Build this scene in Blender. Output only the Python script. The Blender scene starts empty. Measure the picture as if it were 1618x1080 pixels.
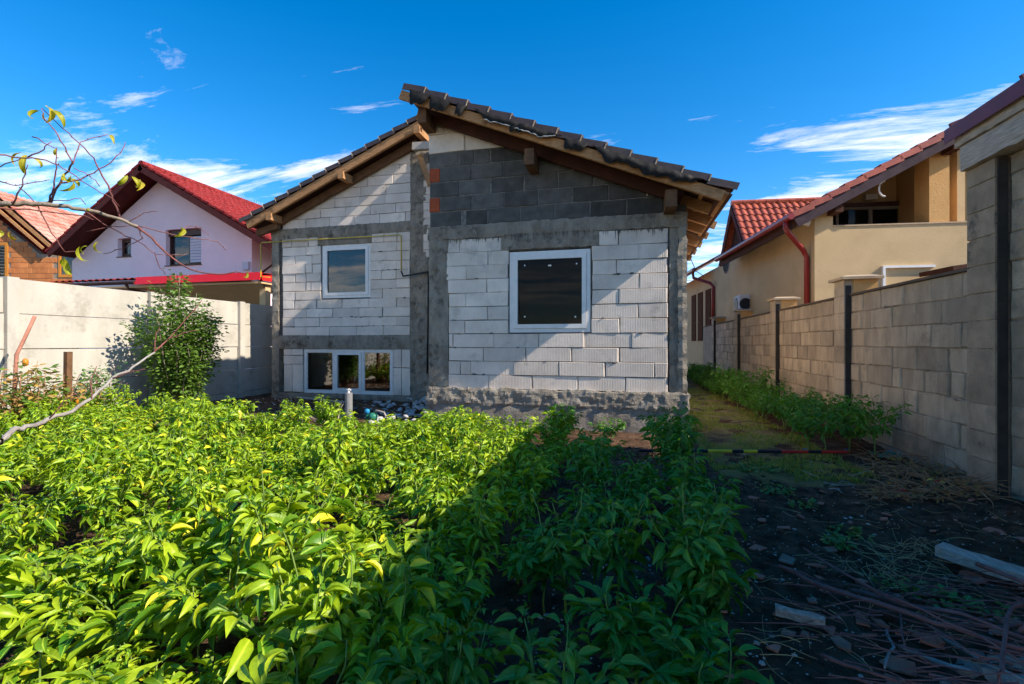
import bpy, bmesh, math, random
from mathutils import Vector, Matrix, noise
random.seed(7)
R = random.random
def rr(a, b): return a + (b - a) * R()
sc = bpy.context.scene
COL = sc.collection

# ------------------------------------------------------------------ camera
TH = math.atan(184 / 750); S, C = math.sin(TH), math.cos(TH)
H, F = 1.2, 750.0
cam = bpy.data.cameras.new('camera'); camo = bpy.data.objects.new('camera', cam); COL.objects.link(camo)
camo.location = (0, 0, H); camo.rotation_euler = (math.pi / 2, 0, TH)
cam.sensor_width = 36; cam.lens = 36 * F / 1618; cam.shift_y = 2 / 1618
cam.clip_start = 0.05; cam.clip_end = 2000
sc.camera = camo

# ------------------------------------------------------------------ light
SUN_AZ, SUN_EL = math.radians(8.0), math.radians(36.7)     # azimuth measured from +x towards the viewer
tosun = Vector((math.cos(SUN_AZ) * math.cos(SUN_EL), -math.sin(SUN_AZ) * math.cos(SUN_EL), math.sin(SUN_EL)))
sl = bpy.data.lights.new('sun', 'SUN'); sl.energy = 4.9; sl.angle = math.radians(0.5); sl.color = (1, .92, .80)
so = bpy.data.objects.new('sun', sl); COL.objects.link(so); so.location = (20, -4, 20)
so.rotation_euler = tosun.to_track_quat('Z', 'Y').to_euler()
w = bpy.data.worlds.new('World'); sc.world = w; w.use_nodes = True
N, L = w.node_tree.nodes, w.node_tree.links
bg = N['Background']; bg.inputs[1].default_value = 0.148
sky = N.new('ShaderNodeTexSky'); sky.sky_type = 'NISHITA'; sky.sun_disc = False
sky.sun_elevation = SUN_EL; sky.sun_rotation = math.radians(98)
sky.air_density = 1.0; sky.dust_density = 0.25; sky.ozone_density = 3.0; sky.altitude = 300
hs = N.new('ShaderNodeHueSaturation'); hs.inputs['Saturation'].default_value = 1.42; hs.inputs['Value'].default_value = 1.0
L.new(sky.outputs[0], hs.inputs['Color'])
tc = N.new('ShaderNodeTexCoord')
sep = N.new('ShaderNodeSeparateXYZ'); L.new(tc.outputs['Generated'], sep.inputs[0])
# thin cirrus: direction projected on a high flat layer, streaked by stretching
zc = N.new('ShaderNodeMath'); zc.operation = 'ADD'; zc.inputs[1].default_value = 0.12; L.new(sep.outputs[2], zc.inputs[0])
zm = N.new('ShaderNodeMath'); zm.operation = 'MAXIMUM'; zm.inputs[1].default_value = 0.06; L.new(zc.outputs[0], zm.inputs[0])
dv = N.new('ShaderNodeVectorMath'); dv.operation = 'DIVIDE'; L.new(tc.outputs['Generated'], dv.inputs[0])
cb = N.new('ShaderNodeCombineXYZ')
for i in range(3): L.new(zm.outputs[0], cb.inputs[i])
L.new(cb.outputs[0], dv.inputs[1])
mp = N.new('ShaderNodeMapping'); mp.inputs['Rotation'].default_value = (0, 0, math.radians(45)); mp.inputs['Scale'].default_value = (0.75, 2.6, 1); mp.inputs['Location'].default_value = (2.913, 19.581, 0.000)
L.new(dv.outputs[0], mp.inputs[0])
n1 = N.new('ShaderNodeTexNoise'); n1.inputs['Scale'].default_value = 1.5; n1.inputs['Detail'].default_value = 9; n1.inputs['Roughness'].default_value = .66; n1.inputs['Distortion'].default_value = .45
L.new(mp.outputs[0], n1.inputs['Vector'])
n2 = N.new('ShaderNodeTexNoise'); n2.inputs['Scale'].default_value = .55; n2.inputs['Detail'].default_value = 3
mp2 = N.new('ShaderNodeMapping'); mp2.inputs['Location'].default_value = (12.766, 16.033, 0.000); L.new(dv.outputs[0], mp2.inputs[0]); L.new(mp2.outputs[0], n2.inputs['Vector'])
# horizon cloud thickened and brightened for added ambient light, thin streaks higher up
def wmath(op, a, b):
    q = N.new('ShaderNodeMath'); q.operation = op
    for i, v in enumerate((a, b)):
        if isinstance(v, (int, float)): q.inputs[i].default_value = v
        else: L.new(v, q.inputs[i])
    return q.outputs[0]
thr = wmath('MULTIPLY_ADD', sep.outputs[2], .85); thr.node.inputs[2].default_value = .315
big = wmath('MULTIPLY_ADD', n2.outputs[0], .75); big.node.inputs[2].default_value = -.375
cov = wmath('SUBTRACT', wmath('ADD', n1.outputs[0], big), thr)
r1 = N.new('ShaderNodeMapRange'); r1.inputs[1].default_value = .0; r1.inputs[2].default_value = .36; L.new(cov, r1.inputs[0])
mu3 = N.new('ShaderNodeMath'); mu3.operation = 'MULTIPLY'; mu3.inputs[1].default_value = .85; L.new(r1.outputs[0], mu3.inputs[0])
mx = N.new('ShaderNodeMix'); mx.data_type = 'RGBA'
L.new(mu3.outputs[0], mx.inputs['Factor']); L.new(hs.outputs[0], mx.inputs['A']); mx.inputs['B'].default_value = (13.5, 11.3, 9.2, 1)
L.new(mx.outputs['Result'], bg.inputs[0])
vs = sc.view_settings
vs.view_transform = 'Standard'; vs.look = 'None'; vs.gamma = 1; vs.use_curve_mapping = False; vs.exposure = 0.70

# ------------------------------------------------------------------ measuring helpers (picture measurements -> points in the place)
def uu(px): return (px - 809) / F
def PD(px, py, d):
    u = uu(px); return Vector((d * (-S + C * u), d * (C + S * u), H - (py - 542) / F * d))
def PY(px, py, Y): return PD(px, py, Y / (C + S * uu(px)))
def PX(px, py, X): return PD(px, py, X / (-S + C * uu(px)))
def PZ(px, py, Z): return PD(px, py, (H - Z) * F / (py - 542))
def XY(px, Y): return PY(px, 542, Y).x
def YX(px, X): return PX(px, 542, X).y
def pix(p):
    d = -S * p[0] + C * p[1]; r = C * p[0] + S * p[1]
    return 809 + F * r / max(d, .01), 542 + F * (H - p[2]) / max(d, .01), d

# ------------------------------------------------------------------ materials
MATS = {}
def mat(name, c1, c2=None, rough=.85, scale=5, bump=0, bscale=60, bdist=.01, spec=.25, objvar=0, detail=6, stretch=None, lo=.35, hi=.65, c3=None, s3=1.2, lo3=.5, hi3=.75, metal=0, lines=0):
    if name in MATS: return MATS[name]
    m = bpy.data.materials.new(name); m.use_nodes = True; MATS[name] = m
    n, l = m.node_tree.nodes, m.node_tree.links
    b = n['Principled BSDF']; b.inputs['Roughness'].default_value = rough; b.inputs['Specular IOR Level'].default_value = spec; b.inputs['Metallic'].default_value = metal
    g = n.new('ShaderNodeNewGeometry'); vec = g.outputs['Position']
    if stretch:
        mp = n.new('ShaderNodeMapping'); mp.inputs['Scale'].default_value = stretch; l.new(vec, mp.inputs[0]); vec = mp.outputs[0]
    if c2 is None: c2 = tuple(v * .75 for v in c1)
    t = n.new('ShaderNodeTexNoise'); t.inputs['Scale'].default_value = scale; t.inputs['Detail'].default_value = detail; t.inputs['Roughness'].default_value = .62; l.new(vec, t.inputs['Vector'])
    mr = n.new('ShaderNodeMapRange'); mr.inputs[1].default_value = lo; mr.inputs[2].default_value = hi; l.new(t.outputs[0], mr.inputs[0])
    mx = n.new('ShaderNodeMix'); mx.data_type = 'RGBA'; l.new(mr.outputs[0], mx.inputs['Factor'])
    mx.inputs['A'].default_value = (*c1, 1); mx.inputs['B'].default_value = (*c2, 1); out = mx.outputs['Result']
    if c3:
        t3 = n.new('ShaderNodeTexNoise'); t3.inputs['Scale'].default_value = s3; t3.inputs['Detail'].default_value = 8; t3.inputs['Roughness'].default_value = .7; l.new(g.outputs['Position'], t3.inputs['Vector'])
        m3 = n.new('ShaderNodeMapRange'); m3.inputs[1].default_value = lo3; m3.inputs[2].default_value = hi3; l.new(t3.outputs[0], m3.inputs[0])
        x3 = n.new('ShaderNodeMix'); x3.data_type = 'RGBA'; l.new(m3.outputs[0], x3.inputs['Factor']); l.new(out, x3.inputs['A']); x3.inputs['B'].default_value = (*c3, 1); out = x3.outputs['Result']
    if objvar:
        oi = n.new('ShaderNodeObjectInfo'); h2 = n.new('ShaderNodeHueSaturation')
        a = n.new('ShaderNodeMapRange'); a.inputs[3].default_value = 1 - objvar; a.inputs[4].default_value = 1 + objvar; l.new(oi.outputs['Random'], a.inputs[0]); l.new(a.outputs[0], h2.inputs['Value']); l.new(out, h2.inputs['Color']); out = h2.outputs[0]
    l.new(out, b.inputs['Base Color'])
    if bump:
        tb = n.new('ShaderNodeTexNoise'); tb.inputs['Scale'].default_value = bscale; tb.inputs['Detail'].default_value = 5; tb.inputs['Roughness'].default_value = .65; l.new(vec, tb.inputs['Vector'])
        hgt = tb.outputs[0]
        if lines:
            wv = n.new('ShaderNodeTexWave'); wv.inputs['Scale'].default_value = lines; wv.inputs['Distortion'].default_value = 1.5; wv.inputs['Detail'].default_value = 2; l.new(g.outputs['Position'], wv.inputs['Vector'])
            ad = n.new('ShaderNodeMath'); ad.operation = 'MULTIPLY_ADD'; ad.inputs[1].default_value = .35; l.new(wv.outputs[1], ad.inputs[0]); l.new(hgt, ad.inputs[2]); hgt = ad.outputs[0]
        bp = n.new('ShaderNodeBump'); bp.inputs['Strength'].default_value = bump; bp.inputs['Distance'].default_value = bdist; l.new(hgt, bp.inputs['Height']); l.new(bp.outputs[0], b.inputs['Normal'])
    return m
def leafmat(name, top, back, yellow=None, yam=.0, trans=.35, rough=.42, vein=True):
    m = bpy.data.materials.new(name); m.use_nodes = True; MATS[name] = m
    n, l = m.node_tree.nodes, m.node_tree.links; b = n['Principled BSDF']
    at = n.new('ShaderNodeAttribute'); at.attribute_name = 'rnd'
    oi = n.new('ShaderNodeObjectInfo')
    ad = n.new('ShaderNodeMath'); ad.operation = 'ADD'; l.new(at.outputs['Fac'], ad.inputs[0]); l.new(oi.outputs['Random'], ad.inputs[1])
    fr = n.new('ShaderNodeMath'); fr.operation = 'FRACT'; l.new(ad.outputs[0], fr.inputs[0])
    mx = n.new('ShaderNodeMix'); mx.data_type = 'RGBA'; l.new(fr.outputs[0], mx.inputs['Factor']); mx.inputs['A'].default_value = (*top, 1); mx.inputs['B'].default_value = (*back, 1)
    out = mx.outputs['Result']
    if yellow:
        mr = n.new('ShaderNodeMapRange'); mr.inputs[1].default_value = 1 - yam; mr.inputs[2].default_value = 1.0; l.new(fr.outputs[0], mr.inputs[0])
        x2 = n.new('ShaderNodeMix'); x2.data_type = 'RGBA'; l.new(mr.outputs[0], x2.inputs['Factor']); l.new(out, x2.inputs['A']); x2.inputs['B'].default_value = (*yellow, 1); out = x2.outputs['Result']
    tc = n.new('ShaderNodeNewGeometry'); tn = n.new('ShaderNodeTexNoise'); tn.inputs['Scale'].default_value = 45; tn.inputs['Detail'].default_value = 3; l.new(tc.outputs['Position'], tn.inputs['Vector'])
    h2 = n.new('ShaderNodeHueSaturation'); mv = n.new('ShaderNodeMapRange'); mv.inputs[3].default_value = .7; mv.inputs[4].default_value = 1.3; l.new(tn.outputs[0], mv.inputs[0]); l.new(mv.outputs[0], h2.inputs['Value']); l.new(out, h2.inputs['Color']); out = h2.outputs[0]
    am = n.new('ShaderNodeAttribute'); am.attribute_name = 'mid'
    rm = n.new('ShaderNodeMapRange'); rm.inputs[1].default_value = .80; rm.inputs[2].default_value = .97; rm.inputs[4].default_value = .55; l.new(am.outputs['Fac'], rm.inputs[0])
    xm = n.new('ShaderNodeMix'); xm.data_type = 'RGBA'; l.new(rm.outputs[0], xm.inputs['Factor']); l.new(out, xm.inputs['A']); xm.inputs['B'].default_value = (*[min(1, v * 1.6 + .05) for v in back], 1); out = xm.outputs['Result']
    l.new(out, b.inputs['Base Color']); b.inputs['Roughness'].default_value = rough; b.inputs['Specular IOR Level'].default_value = .35
    bp = n.new('ShaderNodeBump'); bp.inputs['Strength'].default_value = .35; bp.inputs['Distance'].default_value = .01; l.new(tn.outputs[0], bp.inputs['Height']); l.new(bp.outputs[0], b.inputs['Normal'])
    tr = n.new('ShaderNodeBsdfTranslucent'); hb = n.new('ShaderNodeHueSaturation'); hb.inputs['Value'].default_value = 1.5; hb.inputs['Saturation'].default_value = 1.1; l.new(out, hb.inputs['Color']); l.new(hb.outputs[0], tr.inputs['Color'])
    ms = n.new('ShaderNodeMixShader'); ms.inputs[0].default_value = trans; l.new(b.outputs[0], ms.inputs[1]); l.new(tr.outputs[0], ms.inputs[2]); l.new(ms.outputs[0], n['Material Output'].inputs[0])
    return m
def glassmat(name, ior=1.7, tint=(.75, .8, .8)):
    m = bpy.data.materials.new(name); m.use_nodes = True; MATS[name] = m
    n, l = m.node_tree.nodes, m.node_tree.links; n.remove(n['Principled BSDF'])
    fr = n.new('ShaderNodeFresnel'); fr.inputs[0].default_value = ior
    tp = n.new('ShaderNodeBsdfTransparent'); tp.inputs[0].default_value = (*tint, 1)
    gl = n.new('ShaderNodeBsdfGlossy'); gl.inputs['Roughness'].default_value = .015
    g = n.new('ShaderNodeNewGeometry'); tn = n.new('ShaderNodeTexNoise'); tn.inputs['Scale'].default_value = 1.5; l.new(g.outputs['Position'], tn.inputs['Vector'])
    bp = n.new('ShaderNodeBump'); bp.inputs['Strength'].default_value = .03; bp.inputs['Distance'].default_value = .05; l.new(tn.outputs[0], bp.inputs['Height']); l.new(bp.outputs[0], gl.inputs['Normal'])
    ms = n.new('ShaderNodeMixShader'); l.new(fr.outputs[0], ms.inputs[0]); l.new(tp.outputs[0], ms.inputs[1]); l.new(gl.outputs[0], ms.inputs[2]); l.new(ms.outputs[0], n['Material Output'].inputs[0])
    return m
M_AAC = mat('aerated_concrete', (.83, .70, .585), (.68, .565, .465), scale=3, bump=.7, bscale=70, bdist=.008, objvar=.11, lines=14, c3=(.36, .31, .26), s3=2.6, lo3=.57, hi3=.80)
M_MORT = mat('grey_mortar', (.16, .135, .115), (.05, .045, .04), scale=20, bump=.8, bscale=80)
M_CONC = mat('raw_concrete', (.22, .18, .137), (.36, .305, .235), scale=5, bump=1, bscale=38, bdist=.022, c3=(.095, .08, .062), s3=4.5, lo3=.52, hi3=.66, stretch=(1.4, 1.4, .7), detail=9)
M_CONCL = mat('pale_rough_concrete', (.40, .34, .27), (.27, .225, .17), scale=6, bump=1, bscale=45, bdist=.02, c3=(.14, .12, .095), s3=4)
M_MORT2 = mat('dried_mortar', (.20, .17, .14), (.11, .095, .08), scale=25, bump=.6)
M_GBLK = mat('dark_grey_block', (.075, .068, .06), (.125, .112, .098), scale=6, bump=.9, bscale=90, bdist=.01, objvar=.4, c3=(.24, .215, .185), s3=5, lo3=.62, hi3=.8)
M_GMORT = mat('pale_grey_mortar', (.27, .24, .20), (.13, .115, .10), scale=15, bump=.8, bscale=70)
M_FBLK = mat('tan_concrete_block', (.52, .40, .275), (.36, .275, .19), scale=4, bump=1, bscale=75, bdist=.014, objvar=.20, c3=(.22, .17, .12), s3=2.2, lo3=.56, hi3=.76, stretch=(1, 1.6, .6), detail=9)
M_FMORT = mat('fence_mortar', (.40, .32, .23), (.20, .155, .11), scale=14, bump=.8, bscale=60)
M_SBLK = mat('shed_block', (.48, .345, .225), (.30, .22, .145), scale=5, bump=1, bscale=75, bdist=.014, objvar=.22, c3=(.05, .05, .048), s3=2.5, lo3=.58, hi3=.7)
M_BRICK = mat('orange_brick', (.62, .23, .075), (.50, .17, .055), scale=3, bump=.4, bscale=50, objvar=.2)
M_RBRICK = mat('red_brick', (.42, .085, .03), (.30, .06, .025), scale=8, bump=.5, bscale=50)
M_WOOD = mat('fresh_timber', (.52, .27, .115), (.36, .165, .065), scale=6, stretch=(1.5, 1.5, 9), bump=.4, bscale=20, c3=(.10, .05, .025), s3=3, lo3=.55, hi3=.75, objvar=.15)
M_WOODD = mat('stained_timber', (.085, .028, .014), (.05, .018, .01), scale=6, bump=.3, bscale=30)
M_WOODB = mat('brown_timber', (.19, .095, .045), (.11, .055, .028), scale=6, bump=.4, bscale=25)
M_WOODG = mat('weathered_timber', (.58, .48, .39), (.34, .28, .22), scale=7, stretch=(6, 1, 14), bump=.8, bscale=14, bdist=.01)
M_TILE = mat('brown_roof_tile', (.085, .048, .036), (.055, .032, .026), scale=8, rough=.45, bump=.3, bscale=120, spec=.5, objvar=.12)
M_MEMB = mat('black_membrane', (.011, .009, .007), (.018, .015, .012), rough=.65, spec=.2, bump=.5, bscale=18, bdist=.02)
M_MEMW = mat('membrane_edge', (.5, .5, .5), (.35, .35, .35))
M_PVC = mat('white_plastic', (.82, .77, .72), (.74, .70, .65), scale=9, rough=.4, spec=.4)
M_GLASS = glassmat('window_glass', 1.75)
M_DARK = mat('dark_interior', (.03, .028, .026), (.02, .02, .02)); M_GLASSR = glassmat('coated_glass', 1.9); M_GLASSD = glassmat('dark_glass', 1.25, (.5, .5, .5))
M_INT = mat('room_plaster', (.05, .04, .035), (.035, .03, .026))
M_YEL = mat('yellow_pipe_paint', (.55, .40, .03), (.45, .32, .02), rough=.4, spec=.5)
M_HOSE = mat('black_hose', (.012, .012, .013), (.02, .02, .02), rough=.5)
M_PANEL = mat('precast_concrete', (.52, .475, .40), (.43, .39, .325), scale=2.5, bump=.5, bscale=70, c3=(.25, .22, .175), s3=1.9, lo3=.52, hi3=.78, stretch=(1, 1, .35))
M_WHITE = mat('white_render', (.88, .72, .74), (.82, .67, .69), scale=2, bump=.25, bscale=120)
M_REDT = mat('red_roof_tile', (.29, .028, .026), (.14, .016, .016), scale=9, rough=.85, spec=.08, bump=.2, objvar=.2, c3=(.42, .10, .09), s3=14, lo3=.5, hi3=.8)
M_REDM = mat('red_metal', (.70, .012, .008), (.62, .01, .007), rough=.4, spec=.5)
M_DRED = mat('dark_red_wood', (.10, .022, .018), (.07, .016, .014))
M_BRNF = mat('brown_frame', (.075, .03, .018), (.05, .02, .013), rough=.4)
M_MATB = mat('matt_brown', (.13, .055, .03), (.09, .04, .022), spec=.02)
M_ORF = mat('varnished_frame', (.62, .24, .03), (.5, .18, .02), rough=.4)
M_BLIND = mat('pale_blind', (.62, .64, .68), (.5, .52, .57), scale=3, stretch=(.1, .1, 14))
M_BEIGE = mat('beige_render', (.62, .43, .225), (.56, .385, .195), scale=1.8, bump=.5, bscale=45, bdist=.008, c3=(.50, .345, .175), s3=.9)
M_OCHRE = mat('ochre_render', (.66, .36, .13), (.6, .32, .11), scale=4, bump=.8, bscale=30)
M_TERT = mat('terracotta_tile', (.46, .095, .04), (.33, .065, .03), scale=7, rough=.38, spec=.5, objvar=.14, bump=.2)
M_GUT = mat('red_gutter', (.30, .02, .015), (.25, .017, .013), rough=.35, spec=.5)
M_SHRED = mat('maroon_sheet', (.17, .018, .02), (.13, .014, .016), rough=.4, spec=.5)
M_COPE = mat('brown_coping', (.12, .085, .06), (.085, .06, .045))
M_CAP = mat('cap_stone', (.55, .40, .25), (.42, .3, .19), bump=.4)
M_STEEL = mat('galvanised_pipe', (.26, .255, .25), (.19, .187, .183), scale=8, rough=.5, spec=.5)
M_DKSTRIP = mat('dark_strip_coat', (.035, .03, .025), (.06, .05, .04), scale=10, bump=.5)
M_STONE = mat('white_pebble', (.52, .50, .48), (.36, .345, .33), scale=9, objvar=.15, bump=.4)
M_GRAV = mat('pale_gravel', (.55, .50, .44), (.26, .23, .20), scale=3)
M_SHARD = mat('tile_shard_clay', (.50, .21, .14), (.36, .15, .10), scale=12, bump=.5)
M_TWIG = mat('purple_twig', (.30, .13, .11), (.18, .08, .07), scale=18, bump=.5, bscale=70)
M_TWIGR = mat('reddish_bark', (.26, .09, .075), (.13, .05, .045), scale=14, bump=.4)
M_BARK = mat('pale_bark', (.34, .27, .20), (.22, .165, .12), scale=16, bump=.7, bscale=50, c3=(.10, .075, .06), s3=9)
M_BARKG = mat('grey_bark', (.40, .355, .32), (.27, .23, .20), scale=14, bump=.7, bscale=50, c3=(.12, .10, .09), s3=9, lo3=.6)
M_STRAW = mat('dry_straw', (.60, .43, .21), (.42, .28, .13), scale=15)
M_VINE = mat('dry_brown_vine', (.38, .19, .09), (.24, .12, .055), scale=15, c3=(.55, .34, .18), s3=12)
M_STEM = mat('green_stem', (.20, .28, .06), (.13, .20, .04), scale=9)
M_TOM = mat('tomato_red', (.72, .03, .012), (.62, .02, .01), rough=.25, spec=.5)
M_PEPY = mat('pale_yellow_pepper', (.72, .58, .08), (.62, .55, .10), rough=.25, spec=.5)
M_CYAN = mat('blue_plastic', (.02, .25, .45), (.02, .2, .4), rough=.35)
M_GRNP = mat('green_plastic', (.03, .22, .14), (.03, .17, .11), rough=.4)
M_BLK = mat('black_paint', (.012, .014, .02), (.02, .02, .028), rough=.5)
M_YELP = mat('yellow_paint', (.75, .58, .03), (.62, .46, .03), rough=.5)
M_REDP = mat('red_paint', (.60, .035, .025), (.5, .03, .02), rough=.5)
M_WIRE = mat('cable_black', (.02, .02, .022))
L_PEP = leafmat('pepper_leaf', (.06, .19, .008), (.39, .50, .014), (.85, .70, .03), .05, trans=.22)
L_PEPSH = leafmat('pepper_leaf_shade', (.045, .17, .016), (.11, .26, .02), trans=.25)  # same pepper leaf, shade put into its colour for plants in shadow
L_BUSH = leafmat('bush_leaf', (.07, .15, .02), (.15, .24, .035), trans=.3)
L_PEACH = leafmat('peach_leaf', (.34, .34, .02), (.50, .40, .03), (.50, .24, .03), .3, trans=.4)
L_DRY = leafmat('withered_leaf', (.48, .30, .09), (.30, .17, .055), (.55, .35, .05), .2, trans=.3, rough=.8)
L_GRASS = leafmat('grass_blade', (.16, .26, .03), (.30, .33, .05), (.50, .38, .12), .25, trans=.3)
L_WEED = leafmat('weed_leaf', (.06, .17, .03), (.12, .24, .04), trans=.25)

# ------------------------------------------------------------------ object helpers
W = {}
def setp(o, label=None, cat=None, group=None, kind=None):
    if label: o['label'] = label
    if cat: o['category'] = cat
    if group: o['group'] = group
    if kind: o['kind'] = kind
    return o
def thing(name, label, cat, loc=(0, 0, 0), group=None):
    o = bpy.data.objects.new(name, None); COL.objects.link(o); o.location = loc; o.empty_display_size = .2
    W[o.name] = Vector(loc); return setp(o, label, cat, group)
class MB:
    def __init__(s): s.v = []; s.f = []; s.rnd = []; s.mid = []
    def add(s, vs, fs, r=0, mid=None):
        k = len(s.v); s.mid += mid or [0] * len(vs); s.v += [tuple(v) for v in vs]; s.f += [tuple(i + k for i in f) for f in fs]; s.rnd += [r] * len(vs); return s
    def box(s, x0, x1, y0, y1, z0, z1):
        return s.add([(x0, y0, z0), (x1, y0, z0), (x1, y1, z0), (x0, y1, z0), (x0, y0, z1), (x1, y0, z1), (x1, y1, z1), (x0, y1, z1)],
                     [(0, 3, 2, 1), (4, 5, 6, 7), (0, 1, 5, 4), (1, 2, 6, 5), (2, 3, 7, 6), (3, 0, 4, 7)])
    def beam(s, p, q, w, h, up=(0, 0, 1), ch=0):
        p, q = Vector(p), Vector(q); d = (q - p).normalized(); sd = d.cross(Vector(up)).normalized(); u = sd.cross(d).normalized()
        sd *= w / 2; u *= h / 2
        return s.add([p - sd - u, p + sd - u, p + sd + u, p - sd + u, q - sd - u, q + sd - u, q + sd + u, q - sd + u],
                     [(0, 1, 2, 3), (7, 6, 5, 4), (0, 4, 5, 1), (1, 5, 6, 2), (2, 6, 7, 3), (3, 7, 4, 0)])
    def prism(s, pts, off):
        off = Vector(off); n = len(pts); a = [Vector(p) for p in pts]
        return s.add(a + [p + off for p in a], [tuple(range(n)), tuple(range(2 * n - 1, n - 1, -1))] + [(i, i + n, (i + 1) % n + n, (i + 1) % n) for i in range(n)])
    def tube(s, pts, rad, n=6, r=0, caps=True):
        pts = [Vector(p) for p in pts]; m = len(pts)
        if not hasattr(rad, '__len__'): rad = [rad] * m
        elif len(rad) == 2: rad = [rad[0] + (rad[1] - rad[0]) * i / (m - 1) for i in range(m)]
        vs = []; ref = Vector((.31, .17, .93))
        for i, p in enumerate(pts):
            d = (pts[min(i + 1, m - 1)] - pts[max(i - 1, 0)]).normalized()
            a = d.cross(ref)
            if a.length < .05: a = d.cross(Vector((1, 0, 0)))
            a.normalize(); b = d.cross(a)
            for k in range(n):
                t = 2 * math.pi * k / n; vs.append(p + (a * math.cos(t) + b * math.sin(t)) * rad[i])
        fs = [(i * n + k, i * n + (k + 1) % n, (i + 1) * n + (k + 1) % n, (i + 1) * n + k) for i in range(m - 1) for k in range(n)]
        if caps: fs += [tuple(range(n - 1, -1, -1)), tuple((m - 1) * n + k for k in range(n))]
        return s.add(vs, fs, r)
    def mesh(s, name, recalc=True, smooth=False):
        me = bpy.data.meshes.new(name); me.from_pydata(s.v, [], s.f)
        if any(s.rnd):
            at = me.attributes.new('rnd', 'FLOAT', 'POINT'); at.data.foreach_set('value', s.rnd)
            at = me.attributes.new('mid', 'FLOAT', 'POINT'); at.data.foreach_set('value', s.mid)
        if recalc:
            bm = bmesh.new(); bm.from_mesh(me); bmesh.ops.recalc_face_normals(bm, faces=bm.faces); bm.to_mesh(me); bm.free()
        if smooth: me.polygons.foreach_set('use_smooth', [True] * len(me.polygons))
        me.update(); return me
    def build(s, name, m, parent=None, recalc=True, smooth=False):
        lo = [min(v[i] for v in s.v) for i in range(3)]; hi = [max(v[i] for v in s.v) for i in range(3)]
        c = Vector(((lo[0] + hi[0]) / 2, (lo[1] + hi[1]) / 2, lo[2] if parent is None else (lo[2] + hi[2]) / 2))
        s.v = [(v[0] - c.x, v[1] - c.y, v[2] - c.z) for v in s.v]
        return link(name, s.mesh(name, recalc, smooth), m, parent, c)
def link(name, me, m, parent, c):
    if m and not me.materials: me.materials.append(m)
    o = bpy.data.objects.new(name, me); COL.objects.link(o); o.location = c; W[o.name] = Vector(c)
    if parent:
        o.parent = parent; o.matrix_parent_inverse = Matrix.Translation(-W[parent.name])
    return o
def boxp(name, m, parent, *b): return MB().box(*b).build(name, m, parent)

def clip(pts, a, b, c):        # keep a*x + b*z <= c
    out = []
    for i in range(len(pts)):
        p, q = pts[i], pts[(i + 1) % len(pts)]; fp, fq = a * p[0] + b * p[1] - c, a * q[0] + b * q[1] - c
        if fp <= 0: out.append(p)
        if (fp < 0 < fq) or (fq < 0 < fp):
            t = fp / (fp - fq); out.append((p[0] + (q[0] - p[0]) * t, p[1] + (q[1] - p[1]) * t))
    return out
def FRY(Y): return (Vector((0, Y, 0)), Vector((1, 0, 0)), Vector((0, 0, 1)), Vector((0, -1, 0)))
def FRX(X, sg=-1): return (Vector((X, 0, 0)), Vector((0, 1, 0)), Vector((0, 0, 1)), Vector((sg, 0, 0)))
def block(name, m, parent, pts, fr, t=.1, ch=.006, jit=.0025, proud=.004):
    O, U, V, Nn = fr
    cx = sum(p[0] for p in pts) / len(pts); cz = sum(p[1] for p in pts) / len(pts)
    pts = [(p[0] + rr(-jit, jit), p[1] + rr(-jit, jit)) for p in pts]; off = rr(-proud, proud); tl = rr(-.004, .004)
    def P(a, b, n): return O + U * a + V * b + Nn * (n + off + tl * (a - cx) * 4)
    n = len(pts); vs = []
    for (a, b) in pts:
        da, db = cx - a, cz - b; l = max(math.hypot(da, db), 1e-4); k = min(ch * 1.5, l * .4) * rr(.7, 1.5)
        vs.append(P(a + da / l * k, b + db / l * k, 0))
    vs += [P(a, b, -ch) for a, b in pts] + [P(a, b, -t) for a, b in pts]
    fs = [tuple(range(n))] + [(i, (i + 1) % n, (i + 1) % n + n, i + n) for i in range(n)] + [(i + n, (i + 1) % n + n, (i + 1) % n + 2 * n, i + 2 * n) for i in range(n)]
    return MB().add(vs, fs).build(name, m, parent)
def rect(a0, a1, b0, b1): return [(a0, b0), (a1, b0), (a1, b1), (a0, b1)]
def rough(name, m, parent, a0, a1, b0, b1, fr, t, amp=.012, res=.05, edge=.012, fq=9, seed=0, lumps=0):
    """a cast or plastered strip: front face a displaced grid with ragged borders, closed sides"""
    O, U, V, Nn = fr; na = max(2, int((a1 - a0) / res)); nb = max(2, int((b1 - b0) / res)); vs = []
    for j in range(nb + 1):
        for i in range(na + 1):
            a = a0 + (a1 - a0) * i / na; b = b0 + (b1 - b0) * j / nb
            q = Vector((a * fq, b * fq, seed * 3.7 + O.x + O.y)); n = noise.noise(q) + .5 * noise.noise(q * 2.3)
            if lumps: n += lumps * max(0, noise.noise(q * 3.1)) ** 1.0
            ed = i in (0, na) or j in (0, nb)
            if i in (0, na): a += edge * noise.noise(q * 1.7 + Vector((9, 0, 0)))
            if j in (0, nb): b += edge * noise.noise(q * 1.7 + Vector((0, 9, 0)))
            vs.append(O + U * a + V * b + Nn * (amp * n - (.008 if ed else 0)))
    fs = [(j * (na + 1) + i, j * (na + 1) + i + 1, (j + 1) * (na + 1) + i + 1, (j + 1) * (na + 1) + i) for j in range(nb) for i in range(na)]
    ring = [i for i in range(na + 1)] + [j * (na + 1) + na for j in range(1, nb + 1)] + [nb * (na + 1) + i for i in range(na - 1, -1, -1)] + [j * (na + 1) for j in range(nb - 1, 0, -1)]
    k = len(vs); vs += [vs[i] - Nn * t for i in ring]; r = len(ring)
    fs += [(ring[i], ring[(i + 1) % r], k + (i + 1) % r, k + i) for i in range(r)]
    return MB().add(vs, fs).build(name, m, parent)
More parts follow.
